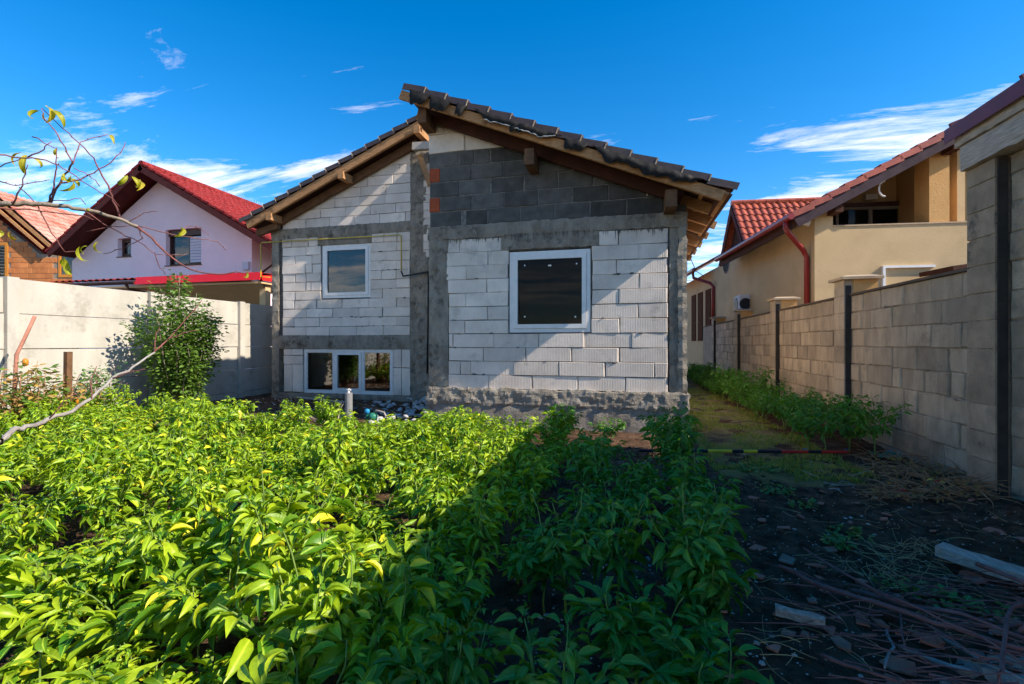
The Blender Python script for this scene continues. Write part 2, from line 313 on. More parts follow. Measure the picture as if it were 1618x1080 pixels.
def tilefield(mb, A, B, along, step=.34, wave=.25, amp=.025, lift=.03):
    """wavy tiles in overlapping courses: A top edge point, B bottom edge point, along = vector of the edge"""
    A, B, along = Vector(A), Vector(B), Vector(along); sl_ = B - A; n = max(1, round(sl_.length / step)); nrm = along.cross(sl_).normalized()
    if nrm.z < 0: nrm = -nrm
    m = max(4, int(along.length / wave * 6)); vs = []
    for i in range(n):
        for e in (0, 1):
            for k in range(m + 1):
                ph = 2 * math.pi * k / 6.0
                vs.append(A + sl_ * ((i + e) / n) + along * (k / m) + nrm * (amp * math.cos(ph) * (1 if math.cos(ph) > 0 else .4) + (lift if e else 0)))
    fs = [(r * (m + 1) + k, r * (m + 1) + k + 1, (r + 1) * (m + 1) + k + 1, (r + 1) * (m + 1) + k) for r in range(2 * n - 1) for k in range(m)]
    return mb.add(vs, fs)

# ------------------------------------------------------------------ ground
def gz(x, y):
    f = max(0, min(1, (x + .3) / .8)) * max(0, min(1, (6 - y) / 1.5)) * max(0, min(1, (3.2 - x) / .4))
    z = .03 * noise.noise(Vector((x * .8, y * .8, 1))) + .018 * noise.noise(Vector((x * 3.1, y * 3.1, 4)))
    if abs(x) < 12 and -1 < y < 12: z += .012 * noise.noise(Vector((x * 9, y * 9, 2))) * (1 + f)
    return z - .03 + f * (.06 * noise.noise(Vector((x * 1.7 + 3, y * 1.7, 8))) + .05 * abs(noise.noise(Vector((x * 4.3, y * 4.3, 5)))))
def lin(a, b, st): n = max(1, int(round((b - a) / st))); return [a + (b - a) * i / n for i in range(n)]
def build_ground():
    xs = [-600, -300, -120, -60, -30] + lin(-15, -8, 1) + lin(-8, -1, .14) + lin(-1, 3.2, .045) + lin(3.2, 8, .5) + [8, 15, 30, 60, 120, 300, 600]
    ys = [-300, -100, -40, -15] + lin(-6, .4, .6) + lin(.4, 5, .05) + lin(5, 11, .14) + lin(11, 30, 1) + [30, 50, 100, 200, 400, 900]
    vs = [(x, y, gz(x, y)) for y in ys for x in xs]; n = len(xs)
    fs = [(j * n + i, j * n + i + 1, (j + 1) * n + i + 1, (j + 1) * n + i) for j in range(len(ys) - 1) for i in range(n - 1)]
    m = mat('dark_soil', (.165, .095, .06), (.055, .033, .021), scale=9, bump=1, bscale=50, bdist=.03, c3=(.22, .135, .085), s3=6, lo3=.52, hi3=.74, spec=.02)
    mb = MB().add(vs, fs); me = mb.mesh('ground', recalc=False, smooth=False); o = link('ground', me, m, None, (0, 0, 0)); o['kind'] = 'structure'
build_ground()
def build_path():
    # trodden grassy strip between the house and the block wall
    xs = lin(.75, 2.05, .08) + [2.05]; ys = lin(4.6, 24, .1)
    def e(x, y): return .10 * noise.noise(Vector((y * 1.3, 3, 0)))
    vs = [(x + e(x, y), y, gz(x, y) + .006 + .02 * noise.noise(Vector((x * 3, y * 3, 12))) + (0 if .8 < x < 2.0 else -.05)) for y in ys for x in xs]; n = len(xs)
    fs = [(j * n + i, j * n + i + 1, (j + 1) * n + i + 1, (j + 1) * n + i) for j in range(len(ys) - 1) for i in range(n - 1)]
    m = mat('trodden_turf', (.26, .175, .07), (.17, .185, .045), scale=3.5, bump=1, bscale=45, bdist=.03, c3=(.05, .032, .02), s3=2.2, lo3=.48, hi3=.62)
    o = link('path', MB().add(vs, fs).mesh('path', recalc=False, smooth=True), m, None, (0, 0, 0)); o['kind'] = 'structure'
build_path()

# ------------------------------------------------------------------ windows (shared builder, plane y = const)
def window(parent, x0, x1, z0, z1, Y, sashes=((0, 1),), fw=.055, sw=.065, mat_f=None, deep=.0, glass=None):
    mf = mat_f or M_PVC; o = MB()
    w = MB(); w.box(x0, x0 + fw, Y, Y + .07, z0, z1); w.box(x1 - fw, x1, Y, Y + .07, z0, z1); w.box(x0 + fw, x1 - fw, Y + .001, Y + .069, z0, z0 + fw); w.box(x0 + fw, x1 - fw, Y + .001, Y + .069, z1 - fw, z1)
    W0 = x1 - x0
    for (a, b) in sashes[1:]: w.box(x0 + a * W0 - fw * .45, x0 + a * W0 + fw * .45, Y + .001, Y + .069, z0 + fw, z1 - fw)
    win = w.build('window', mf, parent)
    for i, (a, b) in enumerate(sashes):
        xa = x0 + a * W0 + (fw if i == 0 else fw * .45); xb = x0 + b * W0 - (fw if i == len(sashes) - 1 else fw * .45)
        s = sw if (len(sashes) == 1 or i == 1) else .02; za, zb = z0 + fw, z1 - fw; yf = Y - .012 if s > .03 else Y + .012
        m = MB(); m.box(xa + .003, xa + s, yf, Y + .05, za + .003, zb - .003); m.box(xb - s, xb - .003, yf, Y + .05, za + .003, zb - .003); m.box(xa + s, xb - s, yf + .001, Y + .049, za + .003, za + s); m.box(xa + s, xb - s, yf + .001, Y + .049, zb - s, zb - .003)
        m.build('sash', mf, win)
        m = MB(); m.add([(xa + s - .004, Y + .022, za + s - .004), (xb - s + .004, Y + .022, za + s - .004), (xb - s + .004, Y + .022, zb - s + .004), (xa + s - .004, Y + .022, zb - s + .004)], [(0, 1, 2, 3)])
        m.build('pane', glass or M_GLASS, win, recalc=False)
    return win

# ------------------------------------------------------------------ the unfinished house
YF, YL = 6.8, 9.25
house = thing('unfinished_house', 'unfinished house of pale aerated blocks with two roof slopes and brown tiles', 'house', (-3, 9, 0))
XL, XR = -2.984, .769                    # front wing
c4 = lambda cx: XY(660 + cx * .3242, YF)
def zr(n): return .522 + n * .2053
FY = FRY(YF)
fw_ = boxp('front_wall', M_MORT, house, -2.70, .56, YF + .03, YF + .25, .45, 1.36)
# the wall core round the window opening
core = MB(); core.box(-2.70, -1.70, YF + .03, YF + .25, 1.36, 2.80); core.box(-.53, .56, YF + .03, YF + .25, 1.36, 2.80); core.box(-1.70, -.53, YF + .02, YF + .25, 2.56, 2.80)
core.build('wall_core', M_MORT, fw_)
rows = {1: [150, 347, 558, 780, 1013, 1220], 2: [150, 207, 257, 467, 685, 915, 1153, 1220], 3: [150, 320, 527, 750, 983, 1220], 4: [150, 172, 372, 590, 813, 1045, 1220],
        5: [150, 230, 443, None, 845, 985, 1220], 6: [150, 340, 443, None, 848, 1075, 1220], 7: [150, 235, 440, None, 850, 980, 1220], 8: [146, 337, 443, None, 850, 1080, 1220],
        9: [140, 236, 440, None, 850, 968, 1220], 10: [140, 342, 443, None, 847, 1078, 1220], 11: [124, 205, 408, None, 882, 978, 1220]}
for n, js in rows.items():
    for a, b in zip(js, js[1:]):
        if a is None or b is None: continue
        block('block', M_AAC, fw_, rect(c4(a) + rr(.002, .006), c4(b) - rr(.002, .008), zr(n - 1) + rr(.002, .005), zr(n) - rr(.002, .006)), FY, t=.2, ch=rr(.004, .009), jit=.004, proud=.006)
rough('pillar', M_CONC, house, XL, -2.672, .50, 2.80, FRY(YF - .01), .26, seed=1, amp=.014)
rough('pillar', M_CONC, house, .545, .66, .50, 2.80, FRY(YF + .005), .26, seed=2)
rough('pillar', M_CONCL, house, .655, XR, .50, 2.80, FRY(YF - .016), .26, seed=3, amp=.02, edge=.02)
rough('ring_beam', M_CONC, house, XL - .01, XR + .005, 2.785, 2.985, FRY(YF - .022), .27, seed=4, amp=.012, res=.045, edge=.02)
rough('lintel', M_CONC, house, -1.835, -.405, 2.578, 2.80, FRY(YF - .012), .2, seed=5, amp=.01, edge=.012)
rough('foundation_ledge', M_CONCL, house, XL - .03, XR + .03, .285, .53, FRY(YF - .05), .3, seed=6, amp=.02, res=.026, edge=.035, fq=7, lumps=.7)
rough('foundation', M_CONCL, house, XL - .02, XR + .02, -.25, .30, FRY(YF - .035), .3, seed=7, amp=.010, res=.05, edge=.0, fq=6)
window(house, -1.707, -.525, 1.358, 2.545, YF + .015, glass=M_GLASSD)
boxp('sill', M_WOODD, house, -1.70, -.53, YF - .004, YF + .01, 1.345, 1.357)
st = MB()
for px_, py_ in ((829, 419), (868.5, 419), (911, 416), (829, 500), (909, 500)):
    p = PY(px_, py_, YF + .03); st.box(p.x - (.022 if px_ == 868.5 else .01), p.x + (.022 if px_ == 868.5 else .01), YF + .033, YF + .036, p.z - .011, p.z + .011)
st.build('glass_sticker', M_PVC, house)
# roofs: verge lines measured in the planes y = VF (front wing) and y = VL (left wing)
VF, VL = 6.30, 8.80
fa, fb = Vector((-3.15, VF, 4.985)), Vector((1.30, VF, 3.15))         # front roof, top edge
la, lb = Vector((-3.72, VL, 5.965)), Vector((-8.40, VL, 3.955))       # left roof
kf = (fb.z - fa.z) / (fb.x - fa.x); kl = (la.z - lb.z) / (la.x - lb.x)
zf = lambda x: fa.z + (x - fa.x) * kf
zl = lambda x: la.z + (x - la.x) * kl
# gable of the front wing
gw = MB(); under = .30
gw.prism([(XL + .01, YF + .012, 2.95), (XR - .05, YF + .012, 2.95), (XR - .05, YF + .012, zf(XR) - under - .02), (XL + .01, YF + .012, zf(XL) - under - .02)], (0, .2, 0))
gwall = gw.build('gable_wall', M_GMORT, house)
c2 = lambda cx: XY(620 + cx * .3461, YF)
cut = lambda pts: clip(pts, -kf, 1, fa.z - kf * fa.x - under)
def gblock(a, b, z0, z1, m=M_GBLK, nm='concrete_block', g=.007):
    p = cut(rect(a + g, b - g, z0 + g, z1 - g))
    if len(p) > 2: block(nm, m, gwall, p, FY, t=.15, ch=.008, jit=.005, proud=.006)
rz = [2.985, 3.212, 3.438, 3.665, 3.892, 4.115]
G = {0: [173, 313, 333, 435, 583, 740, 902, 1068, 1240, 1345], 1: [218, 362, 510, 665, 820, 987, 1160, 1330], 2: [170, 306, 450, 602, 757, 918, 988, 1140, 1290], 3: [218, 360, 415, 505, 660, 820, 985, 1130], 4: [166, 303, 373, 447, 600, 760, 920, 1010]}
for r, js in G.items():
    for i, (a, b) in enumerate(zip(js, js[1:])):
        if r == 0 and a == 313: continue
        gblock(c2(a), c2(b), rz[r], rz[r + 1])
for r in (1, 3): gblock(XL, c2(218), rz[r], rz[r + 1], M_RBRICK, 'red_brick')
for js, z0, z1 in (([165, 330, 505, 700], 4.115, 4.40), ([165, 235, 400], 4.40, 4.68)):
    for a, b in zip(js, js[1:]): gblock(c2(a), c2(b), z0, z1, M_AAC, 'block', .004)
for a, b, z0 in ((820, 1000, 3.68), (1160, 1260, 3.23)):
    p = cut(rect(c2(a), c2(b), z0, z0 + .4)); block('block', M_AAC, gwall, p, FRY(YF - .004), t=.1)
random.seed(33)
dr = MB()
def drips(xa, xb, z, n, Y):
    for _ in range(n):
        x = rr(xa, xb); w_ = rr(.003, .012); h_ = rr(.015, .09) * (1 if R() < .8 else 1.8); t = .006
        dr.add([(x - w_, Y, z + .02), (x + w_, Y, z + .02), (x + w_ * .5, Y, z - h_ * .7), (x + rr(-.003, .003), Y, z - h_), (x - w_ * .4, Y, z - h_ * .6), (x, Y - t, z), (x, Y - t * .7, z - h_ * .6)], [(0, 5, 1), (1, 5, 6, 2), (2, 6, 3), (3, 6, 4), (4, 6, 5, 0)])
def smear(x, z, r, Y, mb):
    n = 9; ring = [(x + r * rr(.5, 1.2) * math.cos(6.283 * k / n) * 1.7, Y, z + r * rr(.3, 1) * math.sin(6.283 * k / n) * .7) for k in range(n)]
    mb.add([(x, Y - .012, z)] + ring, [(0, 1 + k, 1 + (k + 1) % n) for k in range(n)])
drips(-2.7, -1.85, 2.785, 42, YF - .006); drips(-.4, .5, 2.785, 34, YF - .006); drips(-1.8, -.45, 2.79, 40, YF - .024)
for _ in range(34):
    n_ = random.randint(1, 9); x = rr(-2.6, .5); z = zr(n_)
    if -1.85 < x < -.4 and z > 1.3: continue
    smear(x, z + rr(-.01, .01), rr(.008, .03), YF - .004, dr)
setp(dr.build('mortar_drips', M_MORT2, fw_, recalc=False), kind='stuff')
dr = MB()
for _ in range(46):
    n_ = random.randint(1, 9); x = rr(-7.6, -4.5); z = 1.372 + n_ * .2
    if -6.75 < x < -5.35 and z > 2.1: continue
    smear(x, z + rr(-.01, .01), rr(.008, .032), YL - .005, dr)
SMEAR_L = dr
# side and back walls, floors, rooms behind the windows
boxp('side_wall', M_AAC, house, XL + .005, XL + .2, YF + .26, YL, 0, zf(XL) - .32)
boxp('side_wall', M_AAC, house, XR - .22, XR - .02, YF + .27, 16, -.1, 2.95)
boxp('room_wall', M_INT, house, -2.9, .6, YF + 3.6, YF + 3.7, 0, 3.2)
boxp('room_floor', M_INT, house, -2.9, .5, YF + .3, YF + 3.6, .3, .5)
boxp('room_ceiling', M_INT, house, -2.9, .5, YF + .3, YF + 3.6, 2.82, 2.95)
boxp('back_wall', M_AAC, house, -7.9, .7, 16, 16.2, -.1, 3.6)
# left wing
FL = FRY(YL)
c3 = lambda cx: XY(400 + cx * .3055, YL)
c1 = lambda cx: XY(360 + cx * .2686, YL)
XLL = -7.93; xp0, xp1 = c3(815), c3(905)       # right pillar of the left wing
lwall = boxp('left_wall', M_MORT, house, -7.75, xp0 + .05, YL + .03, YL + .25, 1.36, 2.2)
core = MB(); core.box(-7.75, -6.615, YL + .03, YL + .25, 2.2, 3.6); core.box(-5.435, xp0 + .05, YL + .03, YL + .25, 2.2, 3.6); core.box(-6.615, -5.435, YL + .02, YL + .25, 3.38, 3.6)
core.prism([(-7.75, YL + .03, 3.6), (xp0 + .05, YL + .03, 3.6), (xp0 + .05, YL + .03, zl(xp0) - .30), (-7.75, YL + .03, zl(-7.75) - .30)], (0, .2, 0))
core.build('wall_core', M_MORT, lwall)
x0l, x1l = c3(152), xp0
lr = lambda n: 1.372 + n * .2
LJ = {0: [152, 273, 395, 533, 672, 812], 1: [152, 210, 343, 460, 600, 742, 812], 2: [152, 277, 410, 548, 670, 812], 3: [152, 214, 327, 460, 600, 742, 812], 4: [152, 217, 350, None, 604, 668, 812],
      5: [152, 273, 298, 350, None, 604, 740, 812], 6: [152, 217, 273, 350, None, 602, 665, 740, 812], 7: [150, 268, 305, 350, None, 604, 742, 812], 8: [150, 217, 302, 350, None, 604, 686, 812], 9: [150, 273, 350, None, 604, 742, 812], 10: [148, 200, 285, 335, None, 612, 676, 745, 812]}
for n, js in LJ.items():
    for a, b in zip(js, js[1:]):
        if a is None or b is None: continue
        block('block', M_AAC, lwall, rect(c3(a) + rr(.002, .006), c3(b) - rr(.002, .009), lr(n) + rr(.002, .006), min(lr(n + 1), 3.57) - rr(.002, .006)), FL, t=.2, ch=rr(.004, .01), jit=.005, proud=.007)
ctl = lambda pts: clip(pts, -kl, 1, la.z - kl * la.x - .27)
for i in range(9):
    z0 = 3.785 + i * .205; x = x0l - rr(.1, .5) if i else x0l
    while x < x1l:
        b = min(x + .61, x1l); a = max(x, x0l)
        if x1l - b < .12: b = x1l
        p = ctl(rect(a + .004, b - .005, z0 + .003, z0 + .200))
        if len(p) > 2 and b > a + .02: block('block', M_AAC, lwall, p, FL, t=.2)
        x = b if b < x1l else x1l + 1
setp(SMEAR_L.build('mortar_smears', M_MORT2, lwall, recalc=False), kind='stuff')
# narrow strip of blocks between the pillar and the front wing
for i in range(12):
    z0 = 3.0 + i * .165; block('block', M_AAC, lwall, rect(c1(1152), c1(1215), z0, z0 + .158), FRY(YL - .02), t=.1)
boxp('wall_infill', M_MORT, house, xp1 - .02, -2.9, YL + .03, YL + .2, 0, 5.3)
rough('pillar', M_CONC, house, XLL, -7.745, .08, 3.60, FRY(YL - .012), .26, seed=11, amp=.015)
rough('pillar', M_CONC, house, xp0, xp1, -.1, 5.25, FRY(YL - .02), .3, seed=12, amp=.02, res=.05, edge=.035)
rough('pillar_plaster', M_CONC, house, xp0 + .15, xp1 + .2, .0, 2.9, FRY(YL - .12), .2, seed=13, amp=.03, edge=.04)
rough('ring_beam', M_CONC, house, XLL - .01, xp0 + .01, 3.565, 3.79, FRY(YL - .02), .27, seed=14, amp=.014, edge=.022)
rough('lintel', M_CONC, house, -6.74, -5.38, 3.375, 3.58, FRY(YL - .01), .2, seed=15, amp=.01)
rough('floor_beam', M_CONC, house, -7.75, xp0 + .02, 1.075, 1.375, FRY(YL - .018), .27, seed=16, amp=.014, edge=.012)
rough('plinth', M_CONC, house, XLL, xp1, -.2, .09, FRY(YL - .03), .3, seed=17, amp=.012)
for (a, b, z0, z1) in ((158, 200, .93, 1.07), (200, 258, .93, 1.07), (158, 258, .73, .925), (160, 202, .1, .725), (203, 258, .1, .725), (724, 768, .68, 1.07), (769, 814, .68, 1.07), (724, 768, .09, .675), (769, 814, .09, .675)):
    block('block', M_AAC, lwall, rect(c3(a) + .004, c3(b) - .004, z0 + .004, z1 - .004), FRY(YL - .01), t=.2)
window(house, -6.62, -5.43, 2.20, 3.37, YL + .015, glass=M_GLASSR)
window(house, -7.085, -4.90, .09, 1.065, YL + .012, sashes=((0, .345), (.345, .67), (.67, 1)), glass=glassmat('mirror_glass', 2.9, (.5, .5, .5)))
boxp('side_wall', M_AAC, house, XLL + .02, XLL + .25, YL + .26, 16, -.1, 3.6)
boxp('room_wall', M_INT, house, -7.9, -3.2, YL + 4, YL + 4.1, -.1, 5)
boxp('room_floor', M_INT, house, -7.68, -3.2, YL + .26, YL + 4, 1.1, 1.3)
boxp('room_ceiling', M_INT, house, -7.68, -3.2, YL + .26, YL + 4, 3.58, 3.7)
# --- roof of the front wing
def roof(parent, A, B, yb, verge_n, side, tops=True, wood=M_WOOD):
    """A top, B bottom of the verge line (same y); runs back to yb"""
    A, B = Vector(A), Vector(B); d = (B - A); ln = d.length; dn = d / ln; up = Vector((-dn.z, 0, dn.x));
    if up.z < 0: up = -up
    r = tilefield(MB(), A - up * .03 + Vector((0, .12, 0)), B - up * .03 + Vector((0, .12, 0)), (0, yb - A.y - .12, 0), step=ln / verge_n, wave=.3).build('roof', M_TILE, parent, recalc=False)
    # boarding under the tiles
    MB().prism([A - up * .10 + Vector((0, .10, 0)), B - up * .10 + Vector((0, .10, 0)), B - up * .125 + Vector((0, .10, 0)), A - up * .125 + Vector((0, .10, 0))], (0, yb - A.y - .1, 0)).build('boarding', M_WOODD, r)
    # verge tiles, each stepping over the next one below
    L_ = ln / verge_n; me = None
    for i in range(verge_n):
        m = MB(); p = A + dn * (L_ * i); q = A + dn * (L_ * (i + 1) + .02)
        a, b = p - up * .020, q + up * .022
        prof = lambda c: [c + Vector((0, 0, 0)), c - up * .088, c - up * .088 + Vector((0, .016, 0)), c - up * .02 + Vector((0, .016, 0)), c - up * .02 + Vector((0, .2, 0)), c + Vector((0, .2, 0))]
        P, Q = prof(a + Vector((0, rr(-.006, .006), rr(-.003, .003)))), prof(b)
        m.add(P + Q, [(0, 1, 7, 6), (1, 2, 8, 7), (2, 3, 9, 8), (3, 4, 10, 9), (4, 5, 11, 10), (5, 0, 6, 11), (6, 7, 8, 9), (6, 9, 10, 11), (3, 2, 1, 0), (5, 4, 3, 0)])
        m.build('verge_tile', M_TILE, r)
        if i: MB().beam(p - up * .07 + dn * .012 + Vector((0, .0, 0)), p + up * .020 + dn * .012 + Vector((0, .0, 0)), .014, .012, up=(0, 1, 0)).build('tile_edge', M_CAP, r)
    return r, up, dn, ln
rf, upf, dnf, lnf = roof(house, fa, fb, 8.75, 14, 1)
tz = lambda p, k: p - upf * k
def woodbeam(nm, m, parent, p, q, w, h, up=(0, 0, 1)): return MB().beam(p, q, w, h, up).build(nm, m, parent)
# barge rafter, ragged bottom end
o0 = Vector((0, .06, 0))
woodbeam('barge_rafter', M_WOOD, rf, tz(fa, .17) + o0 - dnf * .02, tz(fb, .17) + o0 - dnf * .10, .055, .125, upf)
woodbeam('wall_rafter', M_WOODD, rf, tz(fa, .235) + Vector((0, .40, 0)) + dnf * .2, tz(fb, .235) + Vector((0, .40, 0)) - dnf * .55, .07, .16, upf)
for i in range(1, 4):
    o1 = Vector((0, .06 + i * .56, 0)); e = rr(.06, .16)
    woodbeam('rafter', M_WOOD, rf, tz(fa, .20) + o1, tz(fb, .20) + o1 - dnf * e, .07, .14, upf)
for t in (.93, .985):
    p = fa + dnf * lnf * t - upf * .13; woodbeam('batten', M_WOOD, rf, p + Vector((0, .03, 0)), p + Vector((0, 2.4, 0)), .05, .03, upf)
for (px_, py0, py1, w_) in ((836, 222, 264, .13), (1061, 290, 327, .14)):
    a, b = PY(px_, py0, VF + .1), PY(px_, py1, VF + .1); woodbeam('purlin', M_WOODB, rf, (a.x, VF + .1, (a.z + b.z) / 2 - .03), (a.x, YF + .4, (a.z + b.z) / 2 - .03), w_, .22)
woodbeam('ridge_purlin', M_WOODB, rf, (fa.x + .22, VF + .12, fa.z - .46), (fa.x + .22, YF + .4, fa.z - .46), .13, .2)
# torn roofing membrane hanging below the verge tiles
random.seed(21)
def membrane(t0, t1, hmax, sag):
    n = max(6, int((t1 - t0) * lnf / .035)); vs = []; 
    for i in range(n + 1):
        t = t0 + (t1 - t0) * i / n; p = fa + dnf * lnf * t; fr = min(1, 6 * min(i, n - i) / n); h = hmax * fr * (.55 + .6 * abs(noise.noise(Vector((t * 40, 1, hmax * 9)))))
        for j in range(4):
            g = j / 3; y = -.012 - .045 * math.sin(g * 2.6) * fr - .03 * noise.noise(Vector((t * 70, g * 2, 5)))
            vs.append(p - upf * (.07 + h * g + sag * g * fr) + Vector((0, y, 0)))
    fs = [(i * 4 + j, i * 4 + j + 1, i * 4 + j + 5, i * 4 + j + 4) for i in range(n) for j in range(3)]
    o = MB().add(vs, fs).build('torn_membrane', M_MEMB, rf, recalc=False, smooth=True)
    return [Vector(v) + Vector((0, -.004, 0)) for v in vs[3::4]]
membrane(.03, .10, .17, .06); membrane(.10, .17, .20, .04); membrane(.19, .22, .19, .04)
e1 = membrane(.245, .52, .12, .03); membrane(.53, .60, .20, .02); membrane(.61, .92, .17, .01); membrane(.36, .42, .17, .02)
k = [p + Vector((0, -.01, 0)) for p in e1[6:-2]]
MB().tube(k, .006, 5).build('membrane_edge_strip', M_MEMW, rf)
# --- unseen higher roof added behind it, shaping the sun stripe on the left wing
ma, mb_ = Vector((-3.45, 8.72, 5.70)), Vector((1.5, 8.72, 3.70))
mr_ = tilefield(MB(), ma, mb_, (0, 7.6, 0), wave=.3).build('roof', M_TILE, house, recalc=False)
MB().prism([ma - Vector((0, 0, .03)), mb_ - Vector((0, 0, .03)), mb_ - Vector((0, 0, .2)), ma - Vector((0, 0, .2))], (0, 7.6, 0)).build('boarding', M_WOODB, mr_)
MB().prism([(-3.4, 8.9, 4.5), (.7, 8.9, 2.95), (.7, 8.9, 3.7), (-3.4, 8.9, 5.50)], (0, .15, 0)).build('added_step_wall', M_GBLK, house)  # unseen walls added under that roof to keep sun off the left wing
boxp('added_step_wall', M_GBLK, house, -3.4, -3.2, 9.06, 16, 4.2, 5.5)
for i in range(1, 6):
    o1 = Vector((0, .0 + i * .9, 0)); woodbeam('rafter', M_WOOD, mr_, mb_ - Vector((0, 0, .24)) + o1 - Vector((-.1, 0, .04)), mb_ + Vector((-1.2, 0, .25)) + o1, .07, .13)
# low eave on the right continuing along the house side
for i in range(7):
    y = 8.85 + i * .75; q = Vector((fb.x - .1 - rr(0, .06), y, zf(fb.x) - .2)); woodbeam('eave_rafter', M_WOOD, rf, q, q + Vector((-.8, 0, .33)), .07, .13)
tilefield(MB(), Vector((.3, 8.75, zf(.3))), Vector((1.3, 8.75, zf(1.3))), (0, 7, 0), wave=.3).build('eave_tiles', M_TILE, rf, recalc=False)
MB().prism([Vector((.3, 8.75, zf(.3) - .06)), Vector((1.3, 8.75, zf(1.3) - .06)), Vector((1.3, 8.75, zf(1.3) - .09)), Vector((.3, 8.75, zf(.3) - .09))], (0, 7, 0)).build('eave_boards', M_WOODB, rf)
# --- left roof
rl, upl, dnl, lnl = roof(house, la, lb, 16.1, 15, -1)
tl_ = lambda p, k: p - upl * k
woodbeam('barge_rafter', M_WOOD, rl, tl_(la, .185) + o0 + dnl * .30, tl_(lb, .185) + o0 - dnl * .10, .06, .16, upl)
woodbeam('wall_rafter', M_WOODB, rl, tl_(la, .30) + Vector((0, .38, 0)) + dnl * .75, tl_(lb, .30) + Vector((0, .38, 0)) - dnl * .5, .07, .16, upl)
woodbeam('wall_plate', M_WOODB, rl, (XLL - .25, VL + .3, 3.70), (XLL + .3, VL + .3, 3.84), .1, .14)
for (cx0, cx1, cy0, cy1) in ((205, 325, 845, 905), (628, 740, 595, 665), (1075, 1180, 325, 400)):
    a = PY(360 + cx0 * .2686 + 10, 110 + (cy0 + cy1) / 2 * .2685 - 3, VL + .02); woodbeam('purlin', M_WOOD, rl, (a.x, VL + .0, a.z), (a.x, YL + .2, a.z), .13, .15)
a = PY(665, 228, VL + .1); woodbeam('tie_beam', M_WOODG, rl, (a.x - .18, VL + .12, a.z - .02), (a.x + .5, VL + .12, a.z - .05), .1, .15)
woodbeam('strut', M_WOOD, rl, (a.x - .1, VL + .25, a.z - .15), (a.x + .1, VL + .35, a.z - .75), .09, .1)
# yellow gas pipe and the black hose under it, fixed to the left wing
gp = MB(); yp = YL - .07
pl = [PY(427, 438, yp), PY(412, 437, yp), PY(412, 385, yp), PY(413.5, 382.7, yp), PY(632, 370.6, yp), PY(634, 373, yp), PY(634, 426, yp)]
gp.tube(pl, .013, 8)
setp(gp.build('gas_pipe', M_YEL, smooth=True), 'thin yellow gas pipe running over the left wing and dropping beside the concrete pillar', 'pipe')
hp = [PY(634, 428, yp - .02), PY(637, 436, yp - .05), PY(650, 434, yp - .10), PY(676, 429, yp - .12), PY(677, 450, yp - .12), PY(676, 520, yp - .12), PY(675, 590, yp - .1)]
setp(MB().tube(hp, .018, 6).build('drain_hose', M_HOSE, smooth=True), 'black hose bending off the end of the yellow pipe into the corner', 'hose')

# ------------------------------------------------------------------ right boundary wall of concrete blocks
XW = 2.95; RH = .231; random.seed(5)
fence = thing('block_wall', 'long tan concrete block boundary wall running back along the right of the path', 'wall', (XW, 14, 0))
PIL = [7.39, 10.54, 14.0, 17.7, 21.3, 25.0]; pw = .32
boxp('mortar_core', M_FMORT, fence, XW + .016, XW + .2, 4.9, 29, -.3, 1.845)
boxp('wall_foot', M_CONCL, fence, XW - .025, XW + .1, 4.9, 29, -.3, .0)
FX = FRX(XW); far = MB()
def fblocks(y0, y1, part=True):
    for r in range(8):
        y = y0 + (0 if r % 2 == 0 else -.23) + rr(-.04, .04); half = (r == 3 and y0 < 5.2)
        while y < y1 - .02:
            ln = rr(.43, .5)
            if R() < .16: ln = .235
            if half: ln = rr(.17, .25)
            b = min(y + ln, y1)
            if y1 - b < .09: b = y1
            a = max(y, y0)
            if b - a > .03:
                p = rect(a + .005, b - .005, r * RH + .005, (r + 1) * RH - .005)
                if part: block('concrete_block', M_FBLK, fence, p, FX, t=.1, ch=rr(.006, .014), jit=.008, proud=.010)
                else: far.box(XW - rr(0, .01), XW + .05, p[0][0], p[1][0], p[0][1], p[2][1])
            y = b
ys_ = [4.95] + PIL
for i, y0 in enumerate(ys_):
    a = y0 + (pw if i else 0); b = ys_[i + 1] if i + 1 < len(ys_) else 29
    fblocks(a, b, part=a < 16.5)
fs_ = MB()
for _ in range(150):
    y = 5 + 11 * R() ** 1.3; z = random.randint(1, 7) * RH + rr(-.012, .012); r = rr(.01, .045); n = 9
    ring = [(XW - .004, y + r * rr(.5, 1.2) * math.cos(6.283 * k / n) * 1.8, z + r * rr(.25, .9) * math.sin(6.283 * k / n) * .6) for k in range(n)]
    fs_.add([(XW - .018, y, z)] + ring, [(0, 1 + k, 1 + (k + 1) % n) for k in range(n)])
setp(fs_.build('mortar_smears', M_FMORT, fence, recalc=False), kind='stuff')
setp(far.build('far_block_courses', M_FBLK, fence), kind='stuff')
